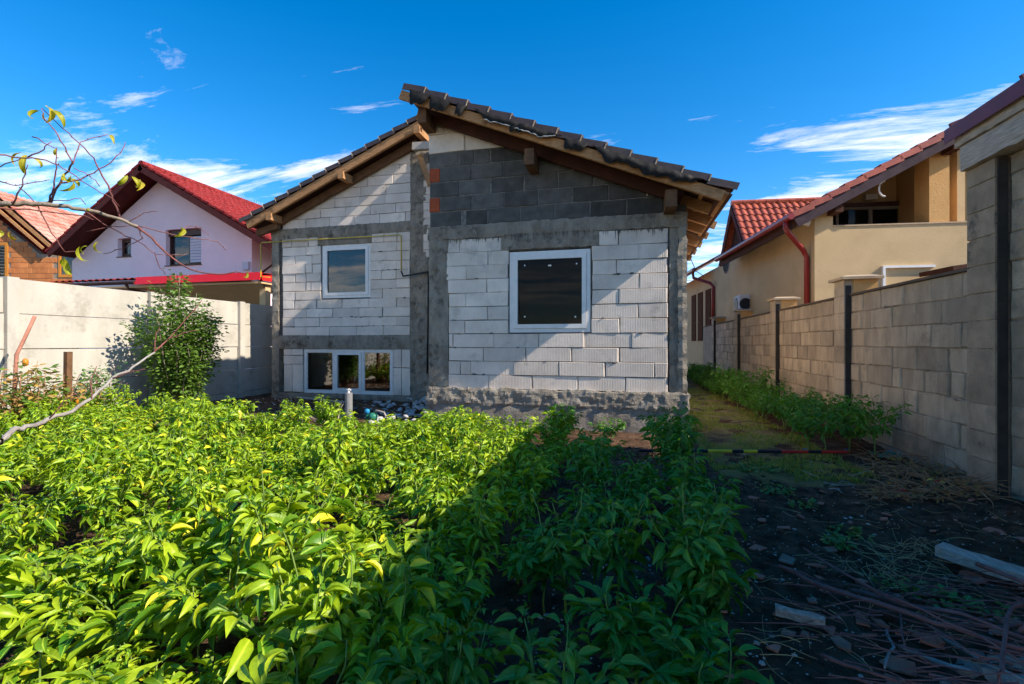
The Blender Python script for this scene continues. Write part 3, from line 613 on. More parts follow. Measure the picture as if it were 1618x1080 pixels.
for i, y0 in enumerate(PIL):
    pr = boxp('pilaster', M_FMORT, fence, XW - .075, XW + .3, y0 + .006, y0 + pw - .006, -.2, 2.07)
    if i < 4:
        for r in range(9):
            MB().box(XW - .085, XW + .02, y0, y0 + pw, r * RH + .004 + rr(0, .005), min((r + 1) * RH - .004, 2.06)).build('concrete_block', M_FBLK, pr)
    boxp('dark_strip', M_DKSTRIP, pr, XW - .07, XW - .002, y0 - .008, y0 + .004, -.1, 1.99)  # near-black strip down the near face of each pilaster
    boxp('stucco_face', M_OCHRE, pr, XW + .021, XW + .31, y0 - .012, y0 + pw + .01, 1.88, 2.068)
    m = MB(); cx0, cx1, cy0, cy1 = XW - .14, XW + .36, y0 - .07, y0 + pw + .07
    m.add([(cx0, cy0, 2.07), (cx1, cy0, 2.07), (cx1, cy1, 2.07), (cx0, cy1, 2.07), (cx0, cy0, 2.105), (cx1, cy0, 2.105), (cx1, cy1, 2.105), (cx0, cy1, 2.105), (cx0 + .1, cy0 + .1, 2.135), (cx1 - .1, cy0 + .1, 2.135), (cx1 - .1, cy1 - .1, 2.135), (cx0 + .1, cy1 - .1, 2.135)],
          [(0, 3, 2, 1), (0, 1, 5, 4), (1, 2, 6, 5), (2, 3, 7, 6), (3, 0, 4, 7), (4, 5, 9, 8), (5, 6, 10, 9), (6, 7, 11, 10), (7, 4, 8, 11), (8, 9, 10, 11)])
    m.build('cap', M_CAP, pr)
for i, y0 in enumerate(ys_):
    a = y0 + (pw if i else 0); b = ys_[i + 1] if i + 1 < len(ys_) else 29
    boxp('coping', M_COPE, fence, XW - .025, XW + .23, a + .002, b - .002, 1.848, 1.875)

# ------------------------------------------------------------------ shed on the right
shed = thing('shed', 'tall grey block shed with maroon sheet roof and weathered eave beams at the right edge', 'shed', (4.2, 1, 0))
sw_ = boxp('shed_wall', M_FMORT, shed, XW + .016, XW + .2, -4, 4.62, -.3, 2.70)
for r in range(12):
    y = 4.62
    while y > 3.0:
        ln = rr(.42, .5) if y < 4.6 or r % 2 else .25
        z1 = min((r + 1) * RH - .005, 2.69)
        block('concrete_block', M_SBLK, sw_, rect(y - ln + .006, y - .006, r * RH + .006, z1), FX, t=.1, ch=.009, jit=.006, proud=.008); y -= ln
sp = boxp('corner_pillar', M_FMORT, shed, XW - .07, XW + .3, 4.65, 4.96, -.3, 2.70)
for r in range(12): MB().box(XW - .082, XW + .02, 4.642, 4.966, r * RH + .005 + rr(0, .006), min((r + 1) * RH - .006, 2.695)).build('concrete_block', M_SBLK, sp)
boxp('dark_strip', M_DKSTRIP, shed, XW - .068, XW - .002, 4.628, 4.64, -.1, 2.69)  # matching near-black strip on the corner pillar
boxp('rear_wall', M_SBLK, shed, XW + .21, 5.6, 4.66, 4.85, -.3, 2.9)
boxp('side_wall', M_SBLK, shed, 5.4, 5.6, -4, 4.6, -.3, 3.9)
rough('eave_beam', M_WOODG, shed, -4, 4.97, 2.705, 2.91, FRX(XW - .14), .16, amp=.008, res=.06, edge=.012, seed=31)
rough('eave_plank', M_WOODG, shed, -4, 5.0, 2.915, 3.01, FRX(XW - .165), .12, amp=.006, res=.06, edge=.01, seed=32)
ro = MB().prism([(XW - .2, -4, 3.075), (5.8, -4, 4.2), (5.8, -4, 4.23), (XW - .2, -4, 3.105)], (0, 9.03, 0)).build('roof', M_SHRED, shed)
boxp('fascia', M_SHRED, ro, XW - .21, XW - .202, -4, 5.04, 2.975, 3.10)
for i in range(12):
    y = -3.6 + i * .78; MB().beam((XW - .2, y, 3.12), (5.8, y, 4.245), .03, .03).build('sheet_rib', M_SHRED, ro)

# ------------------------------------------------------------------ left boundary wall of precast panels
XP = -8.6; pf = thing('panel_wall', 'sunlit precast concrete panel wall with slotted posts on the left', 'wall', (XP, 7, 0)); random.seed(9)
py_ = [.78, 2.84, 4.90, 6.98, 9.06, 11.14, 13.2]
for i, y in enumerate(py_):
    MB().box(XP - .09, XP + .05, y - .07, y + .07, -.4, 2.15).build('post', M_PANEL, pf)
    if i + 1 < len(py_):
        for k in range(5):
            z0 = -.42 + k * .512; t = .002 * k
            block('panel', M_PANEL, pf, rect(y + .075, py_[i + 1] - .075, z0 + .004, z0 + .506), FRX(XP - .005, 1), t=.06, ch=.012, jit=.003, proud=.006)

# ------------------------------------------------------------------ white house with the red roof, left
Yv, Yw = 13.0, 13.75
wh = thing('white_house', 'white rendered house with bright red tiled gable roof behind the panel wall', 'house', (-16, 16, 0))
pk = PY(222, 259, Yv); el = PY(74, 398, Yv); er = PY(431, 384, Yv)
wx0, wx1 = XY(114, Yw), XY(398, Yw); kr = (pk.z - er.z) / (er.x - pk.x); klh = (pk.z - el.z) / (pk.x - el.x)
zt = lambda x: pk.z - (kr * (x - pk.x) if x > pk.x else klh * (pk.x - x))
wins = []
for (a, b, c, d) in ((186, 207, 376, 405), (262, 318, 361, 418)):
    p0, p1 = PY(a, c, Yw), PY(b, d, Yw); wins.append((p0.x, p1.x, (p1.z + PY(a, d, Yw).z) / 2, (p0.z + PY(b, c, Yw).z) / 2))
m = MB(); zc_ = 2.2
def wallstrip(xa, xb, za, zb=None):   # strip of gable wall from za up to roof or zb
    top = [(xb, zt(xb) - .28), (xa, zt(xa) - .28)] if zb is None else [(xb, zb), (xa, zb)]
    if zb is None and xa < pk.x < xb: top.insert(1, (pk.x, zt(pk.x) - .28))
    m.prism([(x, Yw, z) for x, z in [(xa, za), (xb, za)] + top], (0, .25, 0))
xs_ = [wx0, wins[0][0], wins[0][1], wins[1][0], wins[1][1], wx1]
wallstrip(xs_[0], xs_[1], 0); wallstrip(xs_[2], xs_[3], 0); wallstrip(xs_[4], xs_[5], 0)
for w_ in wins: wallstrip(w_[0], w_[1], 0, w_[2]); wallstrip(w_[0], w_[1], w_[3])
m.build('gable_wall', M_WHITE, wh)
boxp('side_wall', M_WHITE, wh, wx1 - .25, wx1, Yw + .26, 24, 0, zt(wx1) - .4)
boxp('side_wall', M_WHITE, wh, wx0, wx0 + .25, Yw + .26, 24, 0, zt(wx0) - .4)
boxp('rear_room', M_DARK, wh, wx0 + .3, wx1 - .3, Yw + 2, Yw + 2.1, 0, 6)
for i, (xa, xb, za, zb) in enumerate(wins):
    wn = window(wh, xa, xb, za, zb, Yw + .16, mat_f=M_BRNF, sashes=((0, 1),) if i == 0 else ((0, .58), (.58, 1)))
    boxp('sill', M_BRNF, wn, xa - .03, xb + .03, Yw - .04, Yw + .15, za - .035, za - .003)
    if i == 1:
        boxp('roller_box', M_BRNF, wn, xa, xb, Yw + .1, Yw + .155, zb - .22, zb - .005)
        for k in range(9): zz = za + .1 + k * (zb - za - .36) / 9; boxp('blind_slat', M_BLIND, wn, xa + (xb - xa) * .60, xb - .1, Yw + .13, Yw + .14, zz, zz + (zb - za - .36) / 9 - .012)
ridge = Vector((0, 11, 0))
r1_ = tilefield(MB(), pk, er, ridge, step=.36, wave=.28, amp=.03, lift=.035).build('roof', M_REDT, wh, recalc=False)
r2_ = tilefield(MB(), pk, el, ridge, step=.36, wave=.28, amp=.03, lift=.035).build('roof', M_REDT, wh, recalc=False)
for (a, b, ro_) in ((pk, er, r1_), (pk, el, r2_)):
    dn = (b - a).normalized(); up = Vector((-dn.z, 0, dn.x)); up = up if up.z > 0 else -up
    MB().prism([a - up * .04, b - up * .04, b - up * .09, a - up * .09], (0, 11, 0)).build('soffit', M_DRED, ro_)
    MB().beam(a - up * .13 + Vector((0, -.01, 0)), b - up * .13 + Vector((0, -.01, 0)), .04, .2, up=up).build('barge_board', M_DRED, ro_)
    n = int((b - a).length / .36)
    for i in range(n):
        p = a + dn * ((b - a).length / n * i); q = p + dn * ((b - a).length / n + .03)
        MB().beam(p + up * .02 + Vector((0, .07, 0)), q + up * .055 + Vector((0, .07, 0)), .2, .07, up=up).build('verge_tile', M_REDT, ro_)
for i in range(26):   # ridge tiles and the bird spikes
    y = pk.y + i * .42; MB().tube([(pk.x, y, pk.z + .02), (pk.x, y + .45, pk.z + .035)], [.12, .105], 8).build('ridge_tile', M_REDT, r1_)
sp = MB()
for i in range(170): sp.tube([(pk.x, pk.y + i * .06, pk.z + .13), (pk.x + rr(-.05, .05), pk.y + i * .06 + .01, pk.z + .27)], .004, 3)
setp(sp.build('bird_spikes', M_PVC, r1_), kind='stuff')
MB().tube([(er.x - .02, Yv, er.z - .1), (er.x - .02, 24, er.z - .1)], .075, 8).build('gutter', M_DRED, wh)
x_ = wx1 + .07; MB().tube([(er.x - .02, Yv + .5, er.z - .12), (er.x - .1, Yv + .7, er.z - .25), (x_, Yw + .35, er.z - .75), (x_, Yw + .35, 0)], .05, 8).build('downpipe', M_BRNF, wh, smooth=True)
p = PY(391, 420, Yw); boxp('vent_box', M_BLIND, wh, p.x - .12, p.x + .12, Yw - .1, Yw - .001, p.z - .14, p.z + .14)
# carport in front of it
cp = thing('carport', 'carport with bright red fascia and tile edge in front of the white house', 'carport', (-14, 12, 0))
Yc = 11.2
c0, c1_, c2_ = PY(79, 441, Yc), PY(217, 438, Yc), PY(414, 441, Yc)
tf = tilefield(MB(), (c0.x, Yw - .02, 3.55), (c0.x, Yc, 3.12), (c1_.x - c0.x, 0, 0), step=.36, wave=.28, amp=.035).build('roof', M_REDT, cp, recalc=False)
MB().prism([(c1_.x, Yc + .02, 3.1), (c1_.x, Yw - .02, 3.4), (c1_.x, Yw - .02, 3.46), (c1_.x, Yc + .02, 3.16)], (c2_.x - c1_.x, 0, 0)).build('roof', M_REDT, cp)
MB().prism([(c1_.x, Yc - .10, 2.96), (c1_.x, Yc - .02, 3.19), (c1_.x, Yc + .01, 3.19), (c1_.x, Yc - .07, 2.96)], (c2_.x - c1_.x, 0, 0)).build('fascia', M_REDM, cp)
boxp('fascia', M_REDM, cp, c2_.x - .03, c2_.x, Yc + .012, Yw - .03, 2.96, 3.17)
MB().tube([(c0.x, Yc - .05, 3.03), (c1_.x - .02, Yc - .05, 3.03)], .06, 8).build('gutter', M_BRNF, cp)
MB().tube([(c1_.x - .4, Yc - .05, 3.0), (c1_.x - .4, Yc + .1, 2.85), (c1_.x - .1, Yc + .35, 2.75), (c1_.x + .3, Yc + .6, 2.7)], .045, 8).build('downpipe', M_BRNF, cp, smooth=True)
boxp('soffit', M_BEIGE, cp, c0.x, c2_.x - .05, Yc + .03, Yw - .03, 2.88, 2.94)
MB().prism([(c1_.x + .2, Yc + .06, 2.875), (c2_.x - .06, Yc + .06, 2.875), (c2_.x - .9, Yc + 1.2, 2.3), (c1_.x + .2, Yc + 1.2, 2.3)], (0, .05, 0)).build('soffit_panel', M_BEIGE, cp)
for x in (c0.x + .3, c1_.x, c2_.x - .35): boxp('post', M_BEIGE, cp, x, x + .2, Yc + .3, Yc + .5, 0, 2.87)

# ------------------------------------------------------------------ unfinished brick house, far left
random.seed(3)
bh = thing('brick_house', 'unplastered orange brick house with a worn tiled roof at the far left', 'house', (XY(60, 16), 16, 0))
Yb = 16.0; bx0, bx1 = XY(-90, Yb), XY(118, Yb)
bw = MB(); zb0, zb1 = 3.2, 6.6
bw.box(bx0, bx1, Yb + .02, Yb + .3, 0, 5.3); bw.prism([(bx0, Yb + .02, 5.3), (XY(62, Yb), Yb + .02, 5.3), (XY(0, Yb), Yb + .02, 7.3), (bx0, Yb + .02, 7.3)], (0, .28, 0))
bwall = bw.build('brick_wall', M_FMORT, bh)
wq = [(XY(-40, Yb), XY(26, Yb), PY(10, 447, Yb).z, PY(10, 386, Yb).z), (XY(84, Yb), XY(114, Yb), PY(100, 436, Yb).z, PY(100, 398, Yb).z)]
r = 0; z = zb0
while z < 7.2:
    x = XY(-8, Yb) - (.19 if r % 2 else 0)
    while x < bx1:
        b = min(x + .385, bx1); cx, cz = (x + b) / 2, z + .12
        if not any(q[0] - .1 < cx < q[1] + .12 and q[2] - .05 < cz < q[3] + .1 for q in wq) and b - x > .05 and (cz < 5.2 or cz < 5.3 + (XY(58, Yb) - cx) * .85):
            block('brick', M_BRICK, bwall, rect(x + .008, b - .008, z + .008, z + .235), FRY(Yb), t=.04, ch=.006, jit=.003, proud=.004)
        x = b
    z += .243; r += 1
for i, (xa, xb, za, zb) in enumerate(wq):
    wn = window(bh, xa, xb, za, zb, Yb - .02, fw=.13 if i == 0 else .1, sw=.03, mat_f=M_ORF)
    boxp('back', M_DARK, wn, xa + .05, xb - .05, Yb + .045, Yb + .055, za + .05, zb - .05)
    if i == 0:
        for k in range(11):
            zz = za + .15 + k * (zb - za - .3) / 11; MB().beam((xa + .14, Yb - .045, zz + .06), (xb - .14, Yb - .045, zz + .02), .02, .05).build('louvre', M_MEMB, wn)
# roof: rake falling to the right, then the tiled slope behind
ra, rb = PY(-4, 300, Yb - .3), PY(72, 384, Yb - .3)
dn = (rb - ra).normalized(); up = Vector((-dn.z, 0, dn.x)); up = up if up.z > 0 else -up
ro_ = tilefield(MB(), ra, rb, (0, 7, 0), step=.36, wave=.28, amp=.035).build('roof', mat('faded_tile', (.42, .13, .085), (.55, .33, .25), scale=1.2, bump=.3), bh, recalc=False)
MB().beam(ra - up * .14, rb - up * .14, .05, .14, up=up).build('barge_board', M_WOOD, ro_)
MB().beam(ra - up * .42, rb - up * .42 - dn * .2, .05, .12, up=up).build('barge_board', M_WOOD, ro_)
MB().prism([ra - up * .07, rb - up * .07, rb - up * .1, ra - up * .1], (0, 8, 0)).build('soffit', M_WOODB, ro_)
rc = ra + Vector((ra.x - rb.x, 0, rb.z - ra.z)); tilefield(MB(), ra, rc, (0, 7, 0), step=.36, wave=.28, amp=.035).build('roof', M_REDT, bh, recalc=False)
MB().beam(ra - Vector((0, 0, .14)), rc - Vector((0, 0, .14)), .05, .14).build('barge_board', M_WOOD, bh)
bh.rotation_euler.z = math.radians(14)

# ------------------------------------------------------------------ beige house on the right
random.seed(4)
nh = thing('beige_house', 'beige rendered house with terracotta roofs, red gutters and a balcony behind the block wall', 'house', (3.9, 11.5, 0))
PH = math.radians(6); Yn = 11.5; xn = 3.9
nh_o = Vector((xn, Yn, 0))
def NW(p):   # measured point -> house frame (rotation about its corner)
    return Matrix.Rotation(-PH, 4, 'Z') @ (Vector(p) - nh_o) + nh_o
def PN(px, py, yv):   # camera ray met with the plane y = yv of the turned house
    d = PD(px, py, 1) - Vector((0, 0, H)); n0 = NW((0, 0, H)); n1 = NW(Vector((0, 0, H)) + d); t = (yv - n0.y) / (n1.y - n0.y); return n0 + (n1 - n0) * t
# facade (plane y=Yn in house frame); everything below is in house frame, the root is turned by PH at the end
x0, x1 = xn, 10.5
zp = 3.70
fa0 = PN(1255, 334, Yn - .45); fa1 = PN(1523, 190, Yn - .45)
Vn = Yn - .45; nk = (fa1.z - fa0.z) / (fa1.x - fa0.x); nz = lambda x: fa0.z + (x - fa0.x) * nk
bx = PN(1316, 357, Yn).x
m = MB(); m.box(x0, x1, Yn, Yn + .2, -.2, zp); m.prism([(x0, Yn, zp), (bx, Yn, zp), (bx, Yn, nz(bx) - .30), (x0, Yn, nz(x0) - .30)], (0, .2, 0)); fac = m.build('facade', M_BEIGE, nh)
boxp('parapet_cap', M_CAP, fac, bx, x1, Yn - .02, Yn + .22, zp + .002, zp + .03)
bwl = MB().prism([(bx - .3, Yn + 2.2, 2.6), (x1, Yn + 2.2, 2.6), (x1, Yn + 2.2, nz(x1) - .14), (bx - .3, Yn + 2.2, nz(bx - .3) - .14)], (0, .2, 0)).build('balcony_wall', M_BEIGE, nh)
boxp('balcony_floor', M_BEIGE, nh, bx, x1, Yn + .2, Yn + 2.2, 2.6, 2.75)
bp0, bp1 = PN(1470, 300, Yn).x, PN(1502, 300, Yn).x
MB().prism([(bp0, Yn + .03, zp + .03), (bp1, Yn + .03, zp + .03), (bp1, Yn + .03, nz(bp1) - .33), (bp0, Yn + .03, nz(bp0) - .33)], (0, .45, 0)).build('balcony_pillar', M_OCHRE, nh)
wa, wb = PN(1318, 345, Yn + 2.19).x, PN(1437, 345, Yn + 2.19).x
zt0 = PN(1437, 325, Yn + 2.19).z
window(nh, wa, wb, 2.9, zt0, Yn + 2.10, mat_f=mat('grey_frame', (.20, .185, .17), (.16, .15, .14)), sashes=((0, .46), (.46, 1)), fw=.05, sw=.03, glass=M_GLASSD)
boxp('room_dark', M_DARK, nh, wa - .2, wb + .2, Yn + 2.17, Yn + 2.18, 2.8, zt0 + .05)
boxp('shutter_box', M_BRNF, nh, wa, wb + .06, Yn + 2.07, Yn + 2.195, zt0 + .01, zt0 + .1)
lp = PN(1374, 312, Yn + 2.15); boxp('wall_lamp', M_BLIND, nh, lp.x - .14, lp.x + .14, Yn + 2.05, Yn + 2.195, lp.z - .07, lp.z + .07)
hk = PN(1398, 278, Yn - .2); hkm = MB(); hkm.tube([(hk.x + .14 * math.sin(t) * (.8), Yn - .2, hk.z - .28 + .16 * math.cos(t) + .02) for t in [k * .4 for k in range(-8, 1)]][::-1] , .018, 6); hkm.tube([(hk.x, Yn - .2, hk.z - .1), (hk.x, Yn - .2, hk.z + .15)], .014, 6); hkm.build('lamp_hook', M_PVC, nh)
sv = MB(); sa, sb_, scz = PN(1395, 425, Yn - .05).x, PN(1478, 425, Yn - .05).x, PN(1395, 420, Yn).z
sv.box(sa, sa + .05, Yn - .06, Yn - .001, 1.8, scz); sv.box(sa + .05, sb_, Yn - .059, Yn - .001, scz - .05, scz - .001); sv.build('awning_frame', M_PVC, nh)
tb = PN(1478, 425, Yn - .6); rf2 = MB().beam((tb.x, Yn - .6, tb.z - .05), (tb.x + 3, Yn - .6, tb.z + .35), .9, .09).build('lean_to_roof', M_WOODD, nh)
boxp('window_ledge', M_WOOD, nh, tb.x, tb.x + 2.5, Yn - .35, Yn - .001, tb.z - .35, tb.z - .25)
MB().prism([(x1 - .2, Yn + .2, 2.6), (x1 - .2, Yn + 2.2, 2.6), (x1 - .2, Yn + 2.2, nz(x1) - .3), (x1 - .2, Yn + .2, nz(x1) - .3)], (.2, 0, 0)).build('balcony_side', M_BEIGE, nh)
MB().prism([(bp1 + .3, Yn + .25, zp + .03), (bp1 + .3, Yn + 2.19, zp + .03), (bp1 + .3, Yn + 2.19, nz(bp1) - .2), (bp1 + .3, Yn + .25, nz(bp1) - .2)], (.15, 0, 0)).build('balcony_divider', M_BEIGE, nh)
# left wall
m = MB(); m.box(x0, x0 + .2, Yn + .201, 24, -.2, 3.98); lw = m.build('side_wall', M_BEIGE, nh)
# round window
rp = NW(PX(1179, 415, xn)); ring = MB(); n = 24
rv = []
for k in range(n):
    a = 2 * math.pi * k / n
    for (dx, rad) in ((-.012, .36), (-.012, .30), (.0, .30)): rv.append((x0 + dx - .001, rp.y + rad * math.cos(a), rp.z + rad * math.sin(a)))
ring.add(rv, [(3 * k + j, 3 * ((k + 1) % n) + j, 3 * ((k + 1) % n) + j + 1, 3 * k + j + 1) for k in range(n) for j in range(2)]); rw = ring.build('round_window', M_BRNF, nh)
MB().add([(x0 - .004, rp.y + .3 * math.cos(2 * math.pi * k / n), rp.z + .3 * math.sin(2 * math.pi * k / n)) for k in range(n)], [tuple(range(n))]).build('pane', M_MEMB, rw)
# main roof
ex = fa0.x; ez = fa0.z; tp = Vector((10.7, Vn, nz(10.7))); bt = Vector((ex, Vn, ez))
nr = tilefield(MB(), tp - Vector((0, 0, .06)), bt - Vector((0, 0, .06)), (0, 5.4, 0), step=.36, wave=.28, amp=.035).build('roof', M_TERT, nh, recalc=False)
dn = (bt - tp).normalized(); up = Vector((-dn.z, 0, dn.x)); up = up if up.z > 0 else -up; nl = (bt - tp).length; nt = 22
for i in range(nt):
    p = tp + dn * (nl / nt * i); q = p + dn * (nl / nt + .04)
    a, b = p - up * .02, q + up * .02
    prof = lambda c: [c, c - up * .12, c - up * .12 + Vector((0, .02, 0)), c - up * .03 + Vector((0, .02, 0)), c - up * .03 + Vector((0, .22, 0)), c + Vector((0, .22, 0))]
    MB().add(prof(a) + prof(b), [(0, 1, 7, 6), (1, 2, 8, 7), (2, 3, 9, 8), (3, 4, 10, 9), (4, 5, 11, 10), (5, 0, 6, 11), (6, 7, 8, 9), (6, 9, 10, 11)]).build('verge_tile', M_TERT, nr)
M_BARGE = mat('purple_brown_board', (.075, .045, .05), (.05, .03, .034), scale=6, bump=.3)
MB().beam(tp - up * .22 + Vector((0, .06, 0)), bt - up * .22 + Vector((0, .06, 0)) + dn * .05, .05, .2, up=up).build('barge_board', M_BARGE, nr)
MB().prism([tp - up * .15 + Vector((0, .09, 0)), bt - up * .15 + Vector((0, .09, 0)), bt - up * .18 + Vector((0, .09, 0)), tp - up * .18 + Vector((0, .09, 0))], (0, 5.3, 0)).build('soffit', M_WOODD, nr)
for x in (x0 + .25, bp0 + .2): boxp('purlin', M_WOODD, nr, x, x + .16, Vn + .12, Yn - .002, nz(x) - .46, nz(x) - .30)
ge = Vn + 5.35
MB().tube([(ex - .06, Vn, ez - .09), (ex - .06, ge, ez - .07)], .07, 10).build('gutter', M_GUT, nr)
boxp('eave_board', M_WOODD, nr, ex + .05, ex + .08, Vn + .1, ge, ez - .3, ez - .08)
MB().tube([(ex - .06, Vn + .25, ez - .12), (ex - .06, Vn + .25, ez - .28), (ex + .0, Vn + .27, ez - .38), (x0 - .16, Yn + .15, ez - .70), (x0 - .07, Yn + .2, ez - .85), (x0 - .06, Yn + .2, 1.2)], .055, 10).build('downpipe', M_GUT, nr, smooth=True)
# cross gable with rows of terracotta tiles (pieces)
gy0, gy1, gy2 = NW((3.5, 16.5, 0)).y, NW((3.5, 18.0, 0)).y, NW((3.5, 19.5, 0)).y
gx = NW((3.5, 18.0, 0)).x; gzr, gzb = 6.08, 4.0
gA = Vector((gx, gy1, gzr)); gB = Vector((gx, gy0 - .1, gzb)); gs = gB - gA; rows_n = 8; tl2 = gs.length / rows_n
gd = gs.normalized(); gn = Vector((1, 0, 0)).cross(gd); gn = gn if gn.z > 0 else -gn
tm = MB(); tv = []
for e, lf in ((0, 0), (1, .03)):
    for k in range(7):
        ph = k / 6; tv.append(Vector((.22 * ph, 0, 0)) + gd * (tl2 * 1.04 * e) + gn * (lf + .045 * math.sin(math.pi * min(1, ph * 1.35)) * (1 if ph < .74 else 0)))
tm.add(tv, [(k, k + 1, k + 8, k + 7) for k in range(6)]); tme = tm.mesh('gable_tile', recalc=False); tme.materials.append(M_TERT)
cg = MB().prism([gA - gn * .03, gB - gn * .03, gB - gn * .07, gA - gn * .07], (3.4, 0, 0)).build('cross_gable_roof', M_WOODD, nh)
for i in range(rows_n):
    for k in range(15):
        t = link('roof_tile', tme, None, cg, gA + gd * (tl2 * i) + Vector((.215 * k, 0, 0)))
for k in range(9): MB().tube([(gx + k * .38, gy1, gzr + .03), (gx + k * .38 + .4, gy1, gzr + .045)], [.10, .09], 8).build('ridge_tile', M_TERT, cg)
gC = Vector((gx, gy2 + .1, gzb)); tilefield(MB(), gA, gC, (3.4, 0, 0), step=.34, wave=.22, amp=.035).build('roof_back_slope', M_TERT, cg, recalc=False)
MB().prism([gA - Vector((.0, 0, .05)), gC - Vector((.0, 0, .05)), gC - Vector((0, 0, .3)), gA - Vector((0, 0, .33)), ], (.04, 0, 0)).build('barge_board', M_DRED, cg)
MB().prism([gA - Vector((.02, 0, .05)), gB - Vector((.02, 0, .05)), gB - Vector((.02, 0, .25)), gA - Vector((.02, 0, .3)), ], (.03, 0, 0)).build('barge_board', M_DRED, cg)
MB().prism([(gx + .25, gy0 + .1, 3.9), (gx + .25, gy2, 3.9), (gx + .25, gy1, gzr - .2)], (.1, 0, 0)).build('gable_face', M_WOODD, cg)
# far wing with brown windows
far0 = NW((3.1, 19.2, 0)); fe = NW((3.05, 21.6, 0))
fr_ = MB().prism([(ex - .05, far0.y, 3.95), (ex + 2.2, far0.y, 5.2), (ex + 2.2, far0.y, 5.3), (ex - .05, far0.y, 4.05)], (0, 4.5, 0)).build('roof', M_TERT, nh)
MB().tube([(ex - .1, far0.y - .1, 3.97), (ex - .1, far0.y + 4.5, 3.97)], .08, 8).build('gutter', M_GUT, fr_)
MB().tube([(ex - .08, far0.y + .2, 3.92), (ex - .05, far0.y + .2, 3.7), (x0 - .15, far0.y - .2, 3.45), (x0 - .07, far0.y - .3, 3.3), (x0 - .07, far0.y - .3, 1.0)], .06, 8).build('downpipe', M_GUT, fr_, smooth=True)
for yy in (far0.y + .2, far0.y + 1.4, far0.y + 2.5):
    wf = boxp('tall_window', M_MATB, nh, x0 - .03, x0 - .002, yy, yy + .75, 1.3, 3.3); boxp('pane', M_MATB, wf, x0 - .034, x0 - .031, yy + .08, yy + .67, 1.4, 3.2)
nh.rotation_euler.z = PH
# camera on the eave, air conditioner on the side wall
def NR(p): return Matrix.Rotation(PH, 4, 'Z') @ (Vector(p) - nh_o) + nh_o
c = PY(1267, 351, Yn - .1)
sc_ = MB(); sc_.tube([c + Vector((-.16, .06, .05)), c + Vector((.06, -.03, -.02))], .055, 10); sc_.tube([c + Vector((.06, -.03, -.02)), c + Vector((.13, -.06, -.04))], [.06, .062], 10); sc_.tube([c + Vector((-.16, .06, .05)), c + Vector((-.22, .1, .12))], .02, 6)
setp(sc_.build('security_camera', M_PVC, smooth=False), 'small white security camera under the eave corner of the beige house', 'camera')
acp = PX(1177, 481, 3.45); ac = thing('air_conditioner', 'pale air conditioner unit hung on the side of the beige house', 'air conditioner', (3.4, acp.y, acp.z - .3))
ax, ay, az = 3.38, acp.y, acp.z
boxp('casing', M_BLIND, ac, ax - .16, ax + .16, ay - .4, ay + .4, az - .27, az + .27)
MB().tube([(ax - .155, ay + .08, az), (ax - .175, ay + .08, az)], .22, 18).build('fan_grille', M_BLK, ac)
MB().tube([(ax, ay - .395, az), (ax, ay - .41, az)], .17, 14).build('fan_grille', M_BLK, ac)
for dy in (-.25, .25): boxp('bracket', M_STEEL, ac, ax - .14, ax + .5, ay + dy - .02, ay + dy + .02, az - .32, az - .275)
# overhead cables and a far house at the end of the lane
for i, (pa, pb, sag) in enumerate(((443, 436, .5), (444, 446, .3), (448, 449, .4), (469, 468, .3), (472, 472, .3), (478, 477, .3), (493, 493, .3))):
    a, b = PY(700, pa, 32), PY(1500, pb, 32)
    pts = [a.lerp(b, t / 12) - Vector((0, 0, sag * 4 * (t / 12) * (1 - t / 12) * .3)) for t in range(13)]
    setp(MB().tube(pts, .016 + .006 * (i % 2), 5).build('overhead_cable', M_WIRE), ('overhead black cable crossing the sky gap between the houses, number %s from the top' % ['one', 'two', 'three', 'four', 'five', 'six', 'seven'][i]).replace(', number one from the top', ', topmost').replace(', number seven from the top', ', lowest of the bundle').replace('number ', 'counted '), 'cable', 'overhead cables')
dl = [PY(1085, 385, 12), PY(1092, 410, 13), PY(1100, 428, 14), PY(1112, 436, 16)]
setp(MB().tube(dl, .01, 5).build('slack_wire', M_WIRE), 'slack wire hanging from the right eave of the unfinished house', 'wire')
fh = thing('far_house', 'small far house roof showing above the end of the block wall', 'house', (0, 45, 0))
p = PY(1093, 512, 45); boxp('wall', M_BEIGE, fh, p.x - 3, p.x + 1.2, 45, 49, 0, p.z - .2)
MB().prism([(p.x - 3.4, 44.6, p.z + .6), (p.x - 1, 44.6, p.z + 1.3), (p.x + 1.6, 44.6, p.z - .3), (p.x + 1.5, 44.6, p.z - .5), (p.x - 1, 44.6, p.z + 1.0), (p.x - 3.4, 44.6, p.z + .3)], (0, 5, 0)).build('roof', M_TERT, fh)

